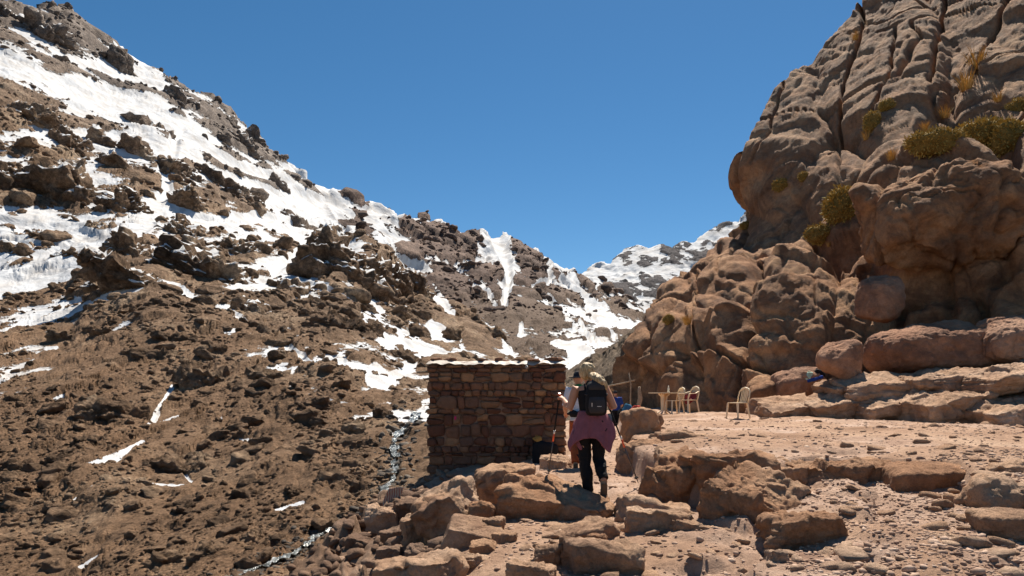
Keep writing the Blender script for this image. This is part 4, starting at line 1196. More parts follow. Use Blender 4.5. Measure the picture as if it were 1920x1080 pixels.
o = link('side_wall_stones', make_mesh('side_wall_stones', np.concatenate(sv), np.concatenate(sf)), M_STONE, hut)
o['kind'] = 'stuff'
# roof: poles, mud, a torn plastic sheet and flat weighting stones
M_ROOF = rock_material('roof_earth', (0.16, 0.11, 0.08), (0.28, 0.20, 0.145), (0.40, 0.30, 0.22), 3.0, 0.03)
M_SHEET = plain_mat('weathered_plastic_sheet', (0.44, 0.37, 0.31), 0.6, 0.3, 0.6, 9.0, 0.01)
nx, ny = 70, 26
gx, gy = np.meshgrid(np.linspace(-(HX1 - HX0) / 2 - 0.10, (HX1 - HX0) / 2 + 0.08, nx), np.linspace(-HD / 2 - 0.09, HD / 2 + 0.05, ny))
q = np.stack([gx.ravel(), gy.ravel(), gx.ravel() * 0], 1)
edge = np.clip(1 - np.minimum(gy - gy.min(), gx - gx.min()).ravel() / 0.09, 0, 1)
gz = WH + 0.075 + 0.03 * fbm(q * 2.5, 3, 4) - 0.065 * edge * (1 + 0.9 * perlin(q * 5, 8)) + 0.012 * perlin(q * 14, 2)
link('plastic_sheet', make_mesh('plastic_sheet', np.stack([gx.ravel(), gy.ravel() + 0.025 * edge * perlin(q * 9, 5), gz], 1), grid_faces(ny, nx)), M_SHEET, hut)
bm = bmesh.new()
bmesh.ops.create_cube(bm, size=1.0, matrix=Matrix.Translation((0, 0, WH + 0.025)) @ Matrix.Diagonal((HX1 - HX0 + 0.06, HD + 0.02, 0.045, 1)))
me = bpy.data.meshes.new('roof'); bm.to_mesh(me); bm.free()
roof = link('roof', me, M_ROOF, hut)
for (x, y, s, f) in [(-0.95, -1.2, .16, .35), (-0.3, -1.22, .13, .3), (0.02, -1.2, .11, .6), (0.45, -1.2, .12, .35), (0.72, -1.22, .2, .22), (1.12, -1.2, .19, .38), (1.27, -1.1, .13, .4), (-1.25, -1.12, .15, .45), (0.1, -0.5, .2, .3), (-0.8, 0.2, .2, .3), (0.9, 0.3, .22, .3)]:
    o = link('roof_stone', STONES[_rs.randint(20)], None, roof)
    o.location = (x, y, WH + 0.085 + s * f * 0.4); o.scale = (s * 1.7, s * 1.2, s * f * 1.2); o.rotation_euler = (0, _rs.uniform(-.1, .1), _rs.uniform(0, 3))
# two pole ends sticking out past the left wall
M_WOOD = plain_mat('weathered_wood', (0.34, 0.25, 0.17), 0.85, 0.15, 0.6, 18.0, 0.004)


def tube(name, pts, radii, mat, parent=None, seg=10, cap=True):
    """A round bar through points with a radius at each."""
    pts = [Vector(p) for p in pts]
    if not hasattr(radii, '__len__'): radii = [radii] * len(pts)
    V = []; F = []
    prev = None
    for i, p in enumerate(pts):
        t = (pts[min(i + 1, len(pts) - 1)] - pts[max(i - 1, 0)]).normalized()
        a = t.orthogonal().normalized() if prev is None else (prev - t * prev.dot(t)).normalized()
        prev = a
        b = t.cross(a)
        for k in range(seg):
            c = 2 * math.pi * k / seg
            V.append(p + (a * math.cos(c) + b * math.sin(c)) * radii[i])
    me = bpy.data.meshes.new(name)
    for i in range(len(pts) - 1):
        for k in range(seg):
            F.append((i * seg + k, i * seg + (k + 1) % seg, (i + 1) * seg + (k + 1) % seg, (i + 1) * seg + k))
    if cap:
        F.append(tuple(range(seg))[::-1]); F.append(tuple(range((len(pts) - 1) * seg, len(pts) * seg)))
    me.from_pydata([tuple(v) for v in V], [], F)
    for p in me.polygons: p.use_smooth = len(p.vertices) == 4
    return link(name, me, mat, parent)


for zz, yy, L in ((WH - 0.12, -0.9, 0.30), (WH - 0.25, -0.4, 0.22), (0.55, -0.6, 0.2)):
    tube('roof_pole', [(-(HX1 - HX0) / 2 + 0.1, yy, zz), (-(HX1 - HX0) / 2 - L, yy - 0.05, zz - 0.02)], [0.03, 0.022], M_WOOD, hut)
bm = bmesh.new(); bmesh.ops.create_uvsphere(bm, u_segments=14, v_segments=10, radius=0.036)
me = bpy.data.meshes.new('lamp_bulb'); bm.to_mesh(me); bm.free()
for p in me.polygons: p.use_smooth = True
o = link('lamp_bulb', me, plain_mat('dull_bulb_glass', (0.30, 0.27, 0.25), 0.25, 0.5, 0.1), hut)
o.location = ((988 - U0) / FPX * 13.4 - hl.x, -HD / 2 - 0.11, CZ + (V0 - 688) / FPX * 13.4 - HZ0)
# ------------------------------------------------------------------ people
def rings_mesh(limbs, seg=18):
    """Lofted limbs: each is a list of (x, y, z, r_side, r_depth); returns joined verts and faces."""
    V = []; F = []
    for L in limbs:
        pts = [Vector(p[:3]) for p in L]
        base = len(V)
        side = Vector((1, 0, 0))
        for i, p in enumerate(L):
            t = (pts[min(i + 1, len(L) - 1)] - pts[max(i - 1, 0)]).normalized()
            a = side - t * side.dot(t)
            if a.length < 0.2: a = Vector((0, 1, 0)) - t * t.y
            a.normalize(); b = t.cross(a)
            for k in range(seg):
                c = 2 * math.pi * k / seg
                V.append(pts[i] + a * (math.cos(c) * p[3]) + b * (math.sin(c) * p[4]))
        n = len(L)
        for i in range(n - 1):
            for k in range(seg):
                F.append((base + i * seg + k, base + i * seg + (k + 1) % seg, base + (i + 1) * seg + (k + 1) % seg, base + (i + 1) * seg + k))
        F.append(tuple(base + k for k in range(seg))[::-1])
        F.append(tuple(base + (n - 1) * seg + k for k in range(seg)))
    return V, F


def solid(name, limbs, mat, parent, voxel=0.011, smooth_it=4, seg=18, scale=1.0, folds=0.0, fold_dir=(6, 6, 2.5)):
    """One continuous surface grown over lofted limbs."""
    V, F = rings_mesh(limbs, seg)
    me = bpy.data.meshes.new(name + '_loft')
    me.from_pydata([tuple(v) for v in V], [], F)
    tmp = bpy.data.objects.new(name + '_loft', me)
    COL.objects.link(tmp)
    r = tmp.modifiers.new('remesh', 'REMESH'); r.mode = 'VOXEL'; r.voxel_size = voxel
    s = tmp.modifiers.new('smooth', 'SMOOTH'); s.factor = 0.5; s.iterations = smooth_it
    dg = bpy.context.evaluated_depsgraph_get()
    out = bpy.data.meshes.new_from_object(tmp.evaluated_get(dg))
    bpy.data.objects.remove(tmp); bpy.data.meshes.remove(me)
    out.name = name
    n = len(out.vertices)
    co = np.empty(n * 3, np.float32); out.vertices.foreach_get('co', co); co = co.reshape(-1, 3)
    if folds > 0:
        no = np.empty(n * 3, np.float32); out.vertices.foreach_get('normal', no); no = no.reshape(-1, 3)
        co = co + no * (folds * (fbm(co * np.array(fold_dir), 3, 5))[:, None])
        out.vertices.foreach_set('co', co.ravel())
    for p in out.polygons: p.use_smooth = True
    o = link(name, out, mat, parent)
    o.scale = (scale,) * 3
    return o


def cloth_mat(name, col, rough=0.85, weave=220.0, fold=0.004):
    m, ns, ls, b = new_mat(name, rough, 0.15)
    co = ns.new('ShaderNodeTexCoord').outputs['Object']
    n = noise_node(ns, ls, co, 14.0, 5, 0.6)
    c = mix_node(ns, ls, 0.35, col, ramp_node(ns, ls, n, [(0.3, 0.6), (0.5, 1.0), (0.7, 1.35)]), 'MULTIPLY')
    ls.new(c, b.inputs['Base Color'])
    nb = bump_node(ns, ls, noise_node(ns, ls, co, 9.0, 4, 0.5, 0.6), 0.9, fold * 4)
    nb = bump_node(ns, ls, noise_node(ns, ls, co, weave, 2, 0.5), 0.4, 0.002, nb)
    ls.new(nb, b.inputs['Normal'])
    return m


def skin_mat(name, col):
    m, ns, ls, b = new_mat(name, 0.55, 0.35)
    co = ns.new('ShaderNodeTexCoord').outputs['Object']
    n = noise_node(ns, ls, co, 9.0, 5, 0.6)
    ls.new(mix_node(ns, ls, 0.25, col, ramp_node(ns, ls, n, [(0.3, 0.75), (0.6, 1.15)]), 'MULTIPLY'), b.inputs['Base Color'])
    b.inputs['Subsurface Weight'].default_value = 0.08
    b.inputs['Subsurface Radius'].default_value = (0.02, 0.008, 0.004)
    return m


M_SKIN = skin_mat('sunned_skin', (0.52, 0.255, 0.15))
M_BLACK = cloth_mat('black_fabric', (0.016, 0.015, 0.016))
M_PANTS = cloth_mat('black_trouser_cloth', (0.013, 0.012, 0.013))
M_MAUVE = cloth_mat('mauve_fleece', (0.235, 0.085, 0.105))
M_BOOT = cloth_mat('dusty_suede', (0.30, 0.20, 0.125))
M_SOLE = plain_mat('rubber_sole', (0.16, 0.105, 0.065), 0.9, 0.2, 0.4, 40.0)
M_WHITE = cloth_mat('white_shirt_cloth', (0.62, 0.62, 0.66))
M_ORANGE = cloth_mat('rust_trouser_cloth', (0.36, 0.085, 0.028))
M_BLUE = cloth_mat('blue_jacket_cloth', (0.020, 0.050, 0.23))
M_DARKHAT = cloth_mat('dark_hat_cloth', (0.022, 0.024, 0.032))
M_GREEN = cloth_mat('green_scarf_cloth', (0.03, 0.20, 0.06))


def hair_material():
    m, ns, ls, b = new_mat('blonde_hair', 0.5, 0.4)
    co = ns.new('ShaderNodeTexCoord').outputs['Object']
    mp = ns.new('ShaderNodeMapping'); mp.inputs['Scale'].default_value = (60, 60, 9)
    ls.new(co, mp.inputs[0])
    n = noise_node(ns, ls, mp.outputs[0], 1.0, 4, 0.6)
    ls.new(ramp_node(ns, ls, n, [(0.3, (0.22, 0.13, 0.055)), (0.5, (0.50, 0.34, 0.17)), (0.7, (0.78, 0.60, 0.36))]), b.inputs['Base Color'])
    ls.new(bump_node(ns, ls, n, 1.0, 0.02), b.inputs['Normal'])
    return m


M_HAIR = hair_material()


def hand(wrist, knuckle, curl, s=1.0, thumb=(0, 0, 1)):
    """Palm and five bent fingers of unequal length as limbs: wrist -> knuckles, curling along `curl`."""
    w, k, c = Vector(wrist), Vector(knuckle), Vector(curl).normalized()
    d = (k - w).normalized(); side = d.cross(c).normalized()
    out = [[(*(w + (k - w) * t), r1 * s, r2 * s) for t, r1, r2 in ((0, .022, .022), (.4, .033, .019), (1, .036, .017))]]
    for i, (off, ln) in enumerate(((-0.030, .058), (-0.010, .068), (0.010, .064), (0.028, .050))):
        a = k + side * off * s
        p1 = a + d * ln * 0.45 * s + c * 0.008
        p2 = p1 + (d * 0.35 + c) * ln * 0.42 * s
        p3 = p2 + (c - d * 0.9).normalized() * ln * 0.38 * s
        out.append([(*a, .0095 * s, .0095 * s), (*p1, .009 * s, .009 * s), (*p2, .0085 * s, .0085 * s), (*p3, .007 * s, .007 * s)])
    a = w + (k - w) * 0.35 - side * 0.028 * s
    b2 = a + (d * 0.5 - side * 0.5 + c * 0.6) * 0.035 * s
    b3 = b2 + (d * 0.4 + c) * 0.03 * s
    out.append([(*a, .012 * s, .012 * s), (*b2, .0105 * s, .0105 * s), (*b3, .009 * s, .009 * s)])
    return out


def shoe(name, ankle, heel, toe, parent, mat, up=Vector((0, 0, 1))):
    """Boot shaft and foot along heel -> toe, with a sole slab under it."""
    h, t = Vector(heel), Vector(toe)
    d = (t - h).normalized()
    n = (up - d * up.dot(d)).normalized()
    L = (t - h).length
    foot = [(*(h + d * L * f + n * z), rs_, rd_) for f, z, rs_, rd_ in ((0.02, .040, .034, .036), (0.2, .048, .038, .046), (0.45, .042, .040, .040), (0.7, .034, .045, .032), (0.92, .028, .036, .024), (1.0, .024, .02, .016))]
    shaft = [(*(h + d * L * 0.22 + n * 0.04), .04, .045), (*(Vector(ankle) + n * 0.015), .045, .048)]
    b = solid(name, [foot, shaft], mat, parent, 0.008, 3)
    side = d.cross(n).normalized()
    V = []; F = []
    prof = ((0.0, .022), (0.05, .034), (0.25, .037), (0.5, .038), (0.72, .047), (0.9, .040), (1.02, .014))
    for f, hw in prof:
        for sgn in (-1, 1):
            for zz in (-0.004, 0.020):
                V.append(tuple(h + d * L * f + side * hw * sgn + n * zz))
    for i in range(len(prof) - 1):
        a = i * 4; c = a + 4
        F += [(a, c, c + 2, a + 2), (a + 1, a + 3, c + 3, c + 1), (a, a + 1, c + 1, c), (a + 2, c + 2, c + 3, a + 3)]
    F += [(0, 2, 3, 1), (len(V) - 4, len(V) - 3, len(V) - 1, len(V) - 2)]
    me = bpy.data.meshes.new('sole'); me.from_pydata(V, [], F)
    link('sole', me, M_SOLE, b)
    return b


def trekking_pole(top, tip, label, axis_dir=None):
    """Grip, strap, telescoping shaft with an orange and white band, basket and tip."""
    top, tip = Vector(top), Vector(tip)
    d = tip - top
    r = empty('trekking_pole', tip, label, 'trekking pole', 'pair of trekking poles')
    A = lambda f: top + d * f - tip
    tube('grip', [A(-0.01), A(0.02), A(0.05), A(0.13)], [.017, .022, .017, .015], M_BLACK, r)
    tube('pommel', [A(-0.025), A(-0.005)], [.016, .023], M_POLE_ORANGE, r)
    tube('upper_shaft', [A(0.13), A(0.42)], .0105, M_BLACK, r)
    tube('white_band', [A(0.42), A(0.46)], .0125, M_POLE_WHITE, r)
    tube('orange_band', [A(0.46), A(0.555)], .0125, M_POLE_ORANGE, r)
    tube('lower_shaft', [A(0.555), A(0.93)], .0085, M_POLE_DARK, r)
    tube('basket', [A(0.925), A(0.937)], [.026, .026], M_BLACK, r)
    tube('tip', [A(0.937), A(1.0)], [.008, .004], M_POLE_DARK, r)
    return r


M_POLE_ORANGE = plain_mat('orange_lacquer', (0.75, 0.11, 0.03), 0.35, 0.5, 0.1)
M_POLE_WHITE = plain_mat('white_lacquer', (0.75, 0.73, 0.70), 0.35, 0.5, 0.1)
M_POLE_DARK = plain_mat('dark_anodised_metal', (0.06, 0.045, 0.04), 0.35, 0.6, 0.2)

bpy.context.view_layer.update()
DG = bpy.context.evaluated_depsgraph_get()


def hit(u, v):
    """Where the sight line through photo pixel (u, v) meets what is built so far: point and surface normal."""
    o = Vector((0, 0, CZ)); d = (P(u, v, 1.0) - o).normalized()
    ok, loc, nor, *_ = SC.ray_cast(DG, o, d)
    return (loc, nor) if ok else (P(u, v, 20.0), Vector((0, -1, 0)))


def drop(x, y, z=3.0):
    """Height of the surface under (x, y)."""
    ok, loc, *_ = SC.ray_cast(DG, Vector((x, y, z)), Vector((0, 0, -1)))
    return loc.z if ok else 0.0


WX, WY = 0.95, 8.4
WZ = 0.325
_b = bpy.data.objects['boulder']                      # the slab under her standing foot
_gap = min(CZ - (CZ - WZ) / (WY - 0.07) * y_ - drop(x_ * y_ / WY, y_) for x_ in (0.84, 0.90, 0.96, 1.02) for y_ in (7.5, 7.65, 7.8, 7.95, 8.1, 8.25))
_b.location.z += min(0.0, _gap)                       # its near edge stays below her boots
bpy.context.view_layer.update(); DG = bpy.context.evaluated_depsgraph_get()

woman = empty('person', (WX, WY, WZ), 'blonde hiker seen from behind in black trousers with a mauve top tied around the waist', 'person', 'hikers on the path')


def torso_limb(g=0.0, z0=0.80, z1=1.40, lean=0.08):
    prof = [(0.78, .150, .105), (0.86, .165, .115), (0.95, .150, .105), (1.04, .128, .092), (1.14, .138, .098), (1.24, .152, .105), (1.32, .158, .098), (1.37, .135, .080), (1.40, .070, .060)]
    out = []
    for z, a, b in prof:
        if z0 - 1e-6 <= z <= z1 + 1e-6: out.append((0.025, lean * (z - 0.8) / 0.6, z, a + g, b + g))
    return out


Lsh, Lel, Lwr, Lkn = (-.160, .07, 1.345), (-.240, .04, 1.10), (-.300, .235, 1.215), (-.335, .29, 1.245)
Rsh, Rel, Rwr, Rkn = (.205, .07, 1.345), (.310, .03, 1.115), (.275, .26, 1.16), (.272, .33, 1.175)


def arm(sh, el, wr):
    sh, el, wr = Vector(sh), Vector(el), Vector(wr)
    m1 = sh.lerp(el, 0.4); m2 = el.lerp(wr, 0.35)
    inner = Vector((0.03, sh.y, sh.z - 0.02)).lerp(sh, 0.6)
    return [(*inner, .055, .055), (*sh, .062, .064), (*m1, .054, .057), (*el, .044, .046), (*m2, .044, .046), (*wr, .026, .026)]


neck_head = [(0.02, .085, 1.36, .055, .055), (0.005, .10, 1.42, .048, .050), (-0.005, .115, 1.465, .050, .060), (-0.008, .125, 1.50, .066, .080), (-0.010, .125, 1.55, .074, .092), (-0.010, .12, 1.60, .070, .088), (-0.010, .115, 1.64, .045, .060), (-0.010, .115, 1.655, .02, .02)]
nose = [(-0.010, .205, 1.555, .012, .012), (-0.010, .232, 1.525, .014, .012), (-0.010, .205, 1.512, .012, .010)]
ears = [[(-0.085, .12, 1.56, .008, .016), (-0.088, .115, 1.535, .009, .020), (-0.082, .12, 1.51, .007, .012)], [(0.066, .12, 1.56, .008, .016), (0.069, .115, 1.535, .009, .020), (0.063, .12, 1.51, .007, .012)]]
Lleg = [(-.060, .01, .86, .085, .095), (-.062, .025, .65, .072, .080), (-.050, .03, .46, .056, .060), (-.035, .0, .30, .054, .056), (-.012, -.01, .09, .038, .042)]
Rleg = [(.110, .01, .86, .085, .095), (.120, .05, .65, .072, .080), (.128, .07, .48, .056, .060), (.142, -.04, .36, .052, .054), (.160, -.15, .225, .038, .042)]
solid('body', [torso_limb(), arm(Lsh, Lel, Lwr), arm(Rsh, Rel, Rwr), neck_head, nose, *ears, Lleg, Rleg, *hand(Lwr, Lkn, (.35, .15, -.9), 1.0), *hand(Rwr, Rkn, (-.35, .15, -.9), 1.0)], M_SKIN, woman, 0.0075, 3)
tl = torso_limb(0.010, 0.95, 1.32)
solid('tank_top', [tl], M_BLACK, woman, 0.01, 2)
for s_ in (-1, 1):
    tube('tank_strap', [(0.025 + s_ * .07, -.03, 1.28), (0.025 + s_ * .075, .0, 1.36), (0.025 + s_ * .075, .07, 1.40), (0.025 + s_ * .075, .15, 1.34)], .014, M_BLACK, woman, 8)
g = 0.010
pants = [[(x, y, z, a + g + 0.010 * (z < 0.5), b + g + 0.010 * (z < 0.5)) for x, y, z, a, b in L_] for L_ in (Lleg, Rleg)]
pants[0][-1] = (-.012, -.01, .075, .058, .060); pants[1][-1] = (.158, -.135, .245, .058, .058)
solid('trousers', [*pants, [(0.025, 0, .80, .165, .12), (0.025, 0, .88, .182, .132), (0.025, .01, .98, .165, .118)]], M_PANTS, woman, 0.010, 3, folds=0.016, fold_dir=(9, 9, 9))
shoe('hiking_shoe', (-.012, -.005, .10), (-.005, -.06, 0.0), (-.150, .135, 0.0), woman, M_BOOT)
shoe('hiking_shoe', (.160, -.14, .235), (.165, -.185, .20), (.160, -.115, -.045 + .02), woman, M_BOOT, up=Vector((0, 1, 0.35)))
# the top tied round the waist: a flared skirt of cloth with two hanging tails
nt, nz_ = 72, 18
VV_ = []
for j in range(nz_):
    t = j / (nz_ - 1)
    for i in range(nt):
        a = 2 * math.pi * i / nt
        back = max(0.0, -math.sin(a)); sideL = max(0.0, -math.cos(a)) ** 3; sideR = max(0.0, math.cos(a)) ** 3
        front = max(0.0, math.sin(a))
        ln = 0.285 + 0.03 * back + 0.21 * sideL + 0.19 * max(0.0, math.cos(a - 5.6)) ** 6 - 0.16 * front + 0.012 * math.sin(6 * a)
        z = 1.075 - ln * t
        rx = 0.142 + 0.105 * t ** 0.8 + 0.020 * t * math.sin(7 * a + 1.0) + 0.035 * sideL * t * t + 0.05 * sideR * math.sin(math.pi * t * 0.8)
        ry = 0.108 + 0.095 * t ** 0.8 + 0.030 * t * math.sin(8 * a) + 0.012 * t * math.sin(17 * a + 3 * t)
        VV_.append((0.030 + rx * math.cos(a), 0.03 + ry * math.sin(a) + 0.012 * t * math.sin(9 * a + 2), z))
FF_ = []
for j in range(nz_ - 1):
    for i in range(nt):
        FF_.append((j * nt + i, j * nt + (i + 1) % nt, (j + 1) * nt + (i + 1) % nt, (j + 1) * nt + i))
me = bpy.data.meshes.new('tied_jacket'); me.from_pydata(VV_, [], FF_)
for p in me.polygons: p.use_smooth = True
jk = link('tied_jacket', me, M_MAUVE, woman)
md = jk.modifiers.new('thickness', 'SOLIDIFY'); md.thickness = 0.012
for s_, zz, xx in ((-1, .60, -.20), (1, .64, .22)):
    o = solid('jacket_sleeve', [[(0.03 + s_ * .06, .16, 1.04, .035, .03), (s_ * .17 + .03, .12, .93, .045, .03), (xx + .03, .02, .80, .05, .03), (xx * .75 + .03, -.03, zz + .08, .055, .02), (xx * .62 + .03, -.04, zz, .03, .012)]], M_MAUVE, jk, 0.011, 3, folds=0.008)
tube('pocket_slit', [(.175, -.185, .835), (.195, -.17, .868)], .006, M_BLACK, jk, 6)
# hair: a cap gathered into a low ponytail swept to the right
hair_cap = [(-0.010, .085, 1.455, .045, .045), (-0.010, .085, 1.49, .084, .085), (-0.010, .10, 1.55, .102, .110), (-0.010, .105, 1.61, .096, .105), (-0.010, .11, 1.655, .068, .08), (-0.010, .11, 1.675, .02, .025)]
tail = [(0.012, .015, 1.515, .034, .034), (0.032, -.05, 1.510, .042, .040), (0.062, -.125, 1.492, .054, .046), (0.100, -.185, 1.460, .056, .044), (0.138, -.205, 1.415, .048, .036), (0.172, -.195, 1.365, .034, .026), (0.195, -.175, 1.325, .014, .012)]
hair = solid('hair', [hair_cap, tail], M_HAIR, woman, 0.009, 2, folds=0.012, fold_dir=(30, 30, 8))
tube('hair_tie', [(0.016, .008, 1.50), (0.026, -.012, 1.496)], [.031, .031], M_BLACK, hair, 12)

bp = empty('backpack', (WX + 0.065, WY - 0.08, WZ + 1.02), 'small black backpack worn by the blonde hiker', 'backpack')
def pack_mesh(name, rows, mat, parent, p=3.6, seg=36, folds=0.006):
    V = []; F = []
    for (y, z, rx, ry) in rows:
        for k in range(seg):
            c = 2 * math.pi * k / seg
            cx, sx = math.cos(c), math.sin(c)
            r = (abs(cx) ** p + abs(sx) ** p) ** (-1 / p)
            w = folds * float(perlin(np.array([[cx * 3 + z * 9, sx * 3, z * 14]]), 7)[0])
            V.append(((rx + w) * r * cx, y + (ry + w) * r * sx, z))
    n = len(rows)
    for i in range(n - 1):
        for k in range(seg):
            F.append((i * seg + k, i * seg + (k + 1) % seg, (i + 1) * seg + (k + 1) % seg, (i + 1) * seg + k))
    F += [tuple(range(seg))[::-1], tuple((n - 1) * seg + k for k in range(seg))]
    me = bpy.data.meshes.new(name); me.from_pydata(V, [], F)
    for q_ in me.polygons: q_.use_smooth = True
    return link(name, me, mat, parent)


pack_mesh('pack_body', [(-.06, 0.0, .07, .03), (-.075, .012, .108, .062), (-.085, .04, .124, .078), (-.088, .12, .128, .082), (-.085, .22, .126, .080), (-.078, .31, .120, .074), (-.066, .37, .108, .064), (-.052, .405, .088, .05), (-.04, .425, .055, .03)], M_BLACK, bp)
M_NYLON = cloth_mat('worn_black_nylon', (0.045, 0.042, 0.045))
pack_mesh('front_pocket', [(-.150, .03, .07, .012), (-.158, .05, .092, .022), (-.162, .10, .098, .026), (-.160, .18, .096, .024), (-.152, .225, .085, .016), (-.148, .235, .06, .008)], M_NYLON, bp, folds=0.004)
pack_mesh('lid_pocket', [(-.128, .305, .085, .018), (-.130, .33, .100, .034), (-.112, .375, .092, .044), (-.085, .412, .070, .04), (-.065, .435, .04, .02)], M_NYLON, bp, folds=0.005)
tube('grab_loop', [(-.035, -.02, .415), (-.03, -.01, .455), (.03, -.01, .455), (.035, -.02, .415)], .008, M_BLACK, bp, 6)
for s_ in (-1, 1):
    tube('side_strap', [(s_ * .124, -.05, .27), (s_ * .134, -.10, .262), (s_ * .118, -.158, .25)], .007, M_NYLON, bp, 6)
for s_ in (-1, 1):
    tube('shoulder_strap', [(s_ * .07, .0, .40), (s_ * .082, .07, .405), (s_ * .088, .17, .375), (s_ * .098, .245, .28), (s_ * .12, .22, .12), (s_ * .125, .1, .05), (s_ * .1, .0, .04)], .020, M_BLACK, bp, 8)
M_MARK = plain_mat('pale_print', (0.65, 0.63, 0.60), 0.6, 0.3, 0.1)
for nm_, (x, z, w, h) in (('maker_mark', (0.025, .115, .052, .006)), ('zip_pull', (-.062, .135, .007, .045))):
    bm = bmesh.new(); bmesh.ops.create_cube(bm, size=1.0, matrix=Matrix.Diagonal((w, .008, h, 1)))
    me = bpy.data.meshes.new(nm_); bm.to_mesh(me); bm.free()
    link(nm_, me, M_MARK, bp, (x, -.189 if x > 0 else -.186, z))

W0 = Vector((WX, WY, WZ))
trekking_pole(W0 + Vector((-.345, .33, 1.265)), P(1028, 892, 9.3), 'black trekking pole with orange band in the blonde hiker\'s left hand')
trekking_pole(W0 + Vector((.268, .36, 1.19)), P(1197, 906, 9.0), 'black trekking pole with orange band planted right of the blonde hiker')


def walker(loc, scale, label, shirt, trousers, boots, head_fn, lifted=True, skin=M_SKIN, vox=0.012, rz=0.0, extra=None):
    t = empty('person', loc, label, 'person', 'hikers on the path', rz)
    t.scale = (scale,) * 3
    A1 = arm((-.17, .03, 1.37), (-.235, .02, 1.10), (-.215, .20, .98)); A2 = arm((.19, .03, 1.37), (.26, .02, 1.10), (.235, .20, .98))
    l1 = [(-.07, 0, .86, .085, .095), (-.08, .04, .66, .072, .08), (-.085, .05, .48, .056, .06), (-.085, -.09, .36, .052, .054), (-.085, -.20, .20, .038, .042)] if lifted else [(-.07, 0, .86, .085, .095), (-.085, .0, .46, .056, .06), (-.09, -.01, .09, .038, .042)]
    l2 = [(.11, 0, .86, .085, .095), (.10, .02, .65, .072, .08), (.09, .03, .46, .056, .06), (.085, 0, .09, .038, .042)]
    solid('body', [torso_limb(0.0, lean=0.03), A1, A2, neck_head, nose, *ears, l1, l2, *hand((-.215, .20, .98), (-.21, .27, .96), (.3, .2, -.9)), *hand((.235, .20, .98), (.23, .27, .96), (-.3, .2, -.9))], skin, t, vox, 2)
    sl = [[(*q[:3], q[3] + .014, q[4] + .014) for q in A_[:4]] for A_ in (A1, A2)]
    solid('jacket', [torso_limb(0.025, 0.86, 1.40, 0.03), *sl], shirt, t, vox, 2, folds=0.01)
    solid('trousers', [[(x, y, z, a + .022, b + .022) for x, y, z, a, b in L_] for L_ in (l1, l2)] + [[(0.02, 0, .80, .16, .115), (0.02, 0, .93, .165, .118)]], trousers, t, vox, 2, folds=0.012)
    if lifted:
        shoe('hiking_shoe', (-.085, -.19, .21), (-.085, -.235, .175), (-.085, -.17, -.05), t, boots, up=Vector((0, 1, .35)))
    else:
        shoe('hiking_shoe', (-.09, -.01, .1), (-.09, -.07, 0), (-.1, .18, 0), t, boots)
    shoe('hiking_shoe', (.085, 0, .1), (.085, -.07, 0), (.1, .18, 0), t, boots)
    head_fn(t)
    return t


def hat_head(t):
    solid('sun_hat', [[(-0.01, .11, 1.565, .165, .175), (-0.01, .11, 1.578, .165, .175)], [(-0.01, .11, 1.565, .09, .105), (-0.01, .11, 1.63, .084, .10), (-0.01, .11, 1.67, .06, .075)]], M_DARKHAT, t, 0.009, 2)
    solid('neck_scarf', [[(0.0, .08, 1.37, .105, .09), (0.0, .09, 1.42, .095, .085), (0, .1, 1.45, .07, .07)]], M_GREEN, t, 0.010, 2, folds=0.01)


def cap_head(t):
    solid('beanie', [[(-0.01, .115, 1.56, .086, .10), (-0.01, .112, 1.62, .08, .095), (-0.01, .112, 1.67, .05, .06)]], M_DARKHAT, t, 0.012, 2)


p2_loc = P(1087, 886, 10.6); p2_loc.z = 0.375
p2 = walker(p2_loc, 0.95, 'hiker in a white top, rust-red trousers and dark hat, walking ahead of the blonde hiker', M_WHITE, M_ORANGE, M_BOOT, hat_head)
for x in (-.082, .088):
    tube('dark_gaiter', [(x - .002, -.20 + .02 if x < 0 else 0, .20 if x < 0 else .10), (x, -.13 if x < 0 else .005, .30 if x < 0 else .20)], [.068, .072], M_BLACK, p2, 14)
wp = empty('waist_pack', p2_loc + Vector((0.02, -.14, .93)), 'black hip bag worn by the hiker in the white top', 'bag')
solid('pouch', [[(-.13, .02, -.045, .05, .03), (-.13, .0, .0, .085, .055), (-.11, .02, .05, .05, .03)], [(.05, .0, -.045, .10, .04), (.05, -.01, .0, .14, .06), (.05, .0, .05, .10, .04)]], M_BLACK, wp, 0.012, 2)
tube('belt', [(math.cos(a) * .205, .14 + math.sin(a) * .16, 0.0) for a in [k * 2 * math.pi / 24 for k in range(25)]], .018, M_BLACK, wp, 8, cap=False)
p3_loc = P(1155, 809, 28.0); p3_loc.z = drop(p3_loc.x, p3_loc.y)
walker(p3_loc, 1.0, 'distant person in a blue jacket and black trousers beyond the blonde hiker\'s elbow', M_BLUE, M_PANTS, M_BLACK, cap_head, lifted=False, vox=0.02)
# ------------------------------------------------------------------ plastic table and chairs
M_PLAST = plain_mat('yellowed_plastic', (0.78, 0.60, 0.38), 0.5, 0.4, 0.12, 6.0)
M_REDCLOTH = cloth_mat('dark_red_cushion_cloth', (0.18, 0.03, 0.035))


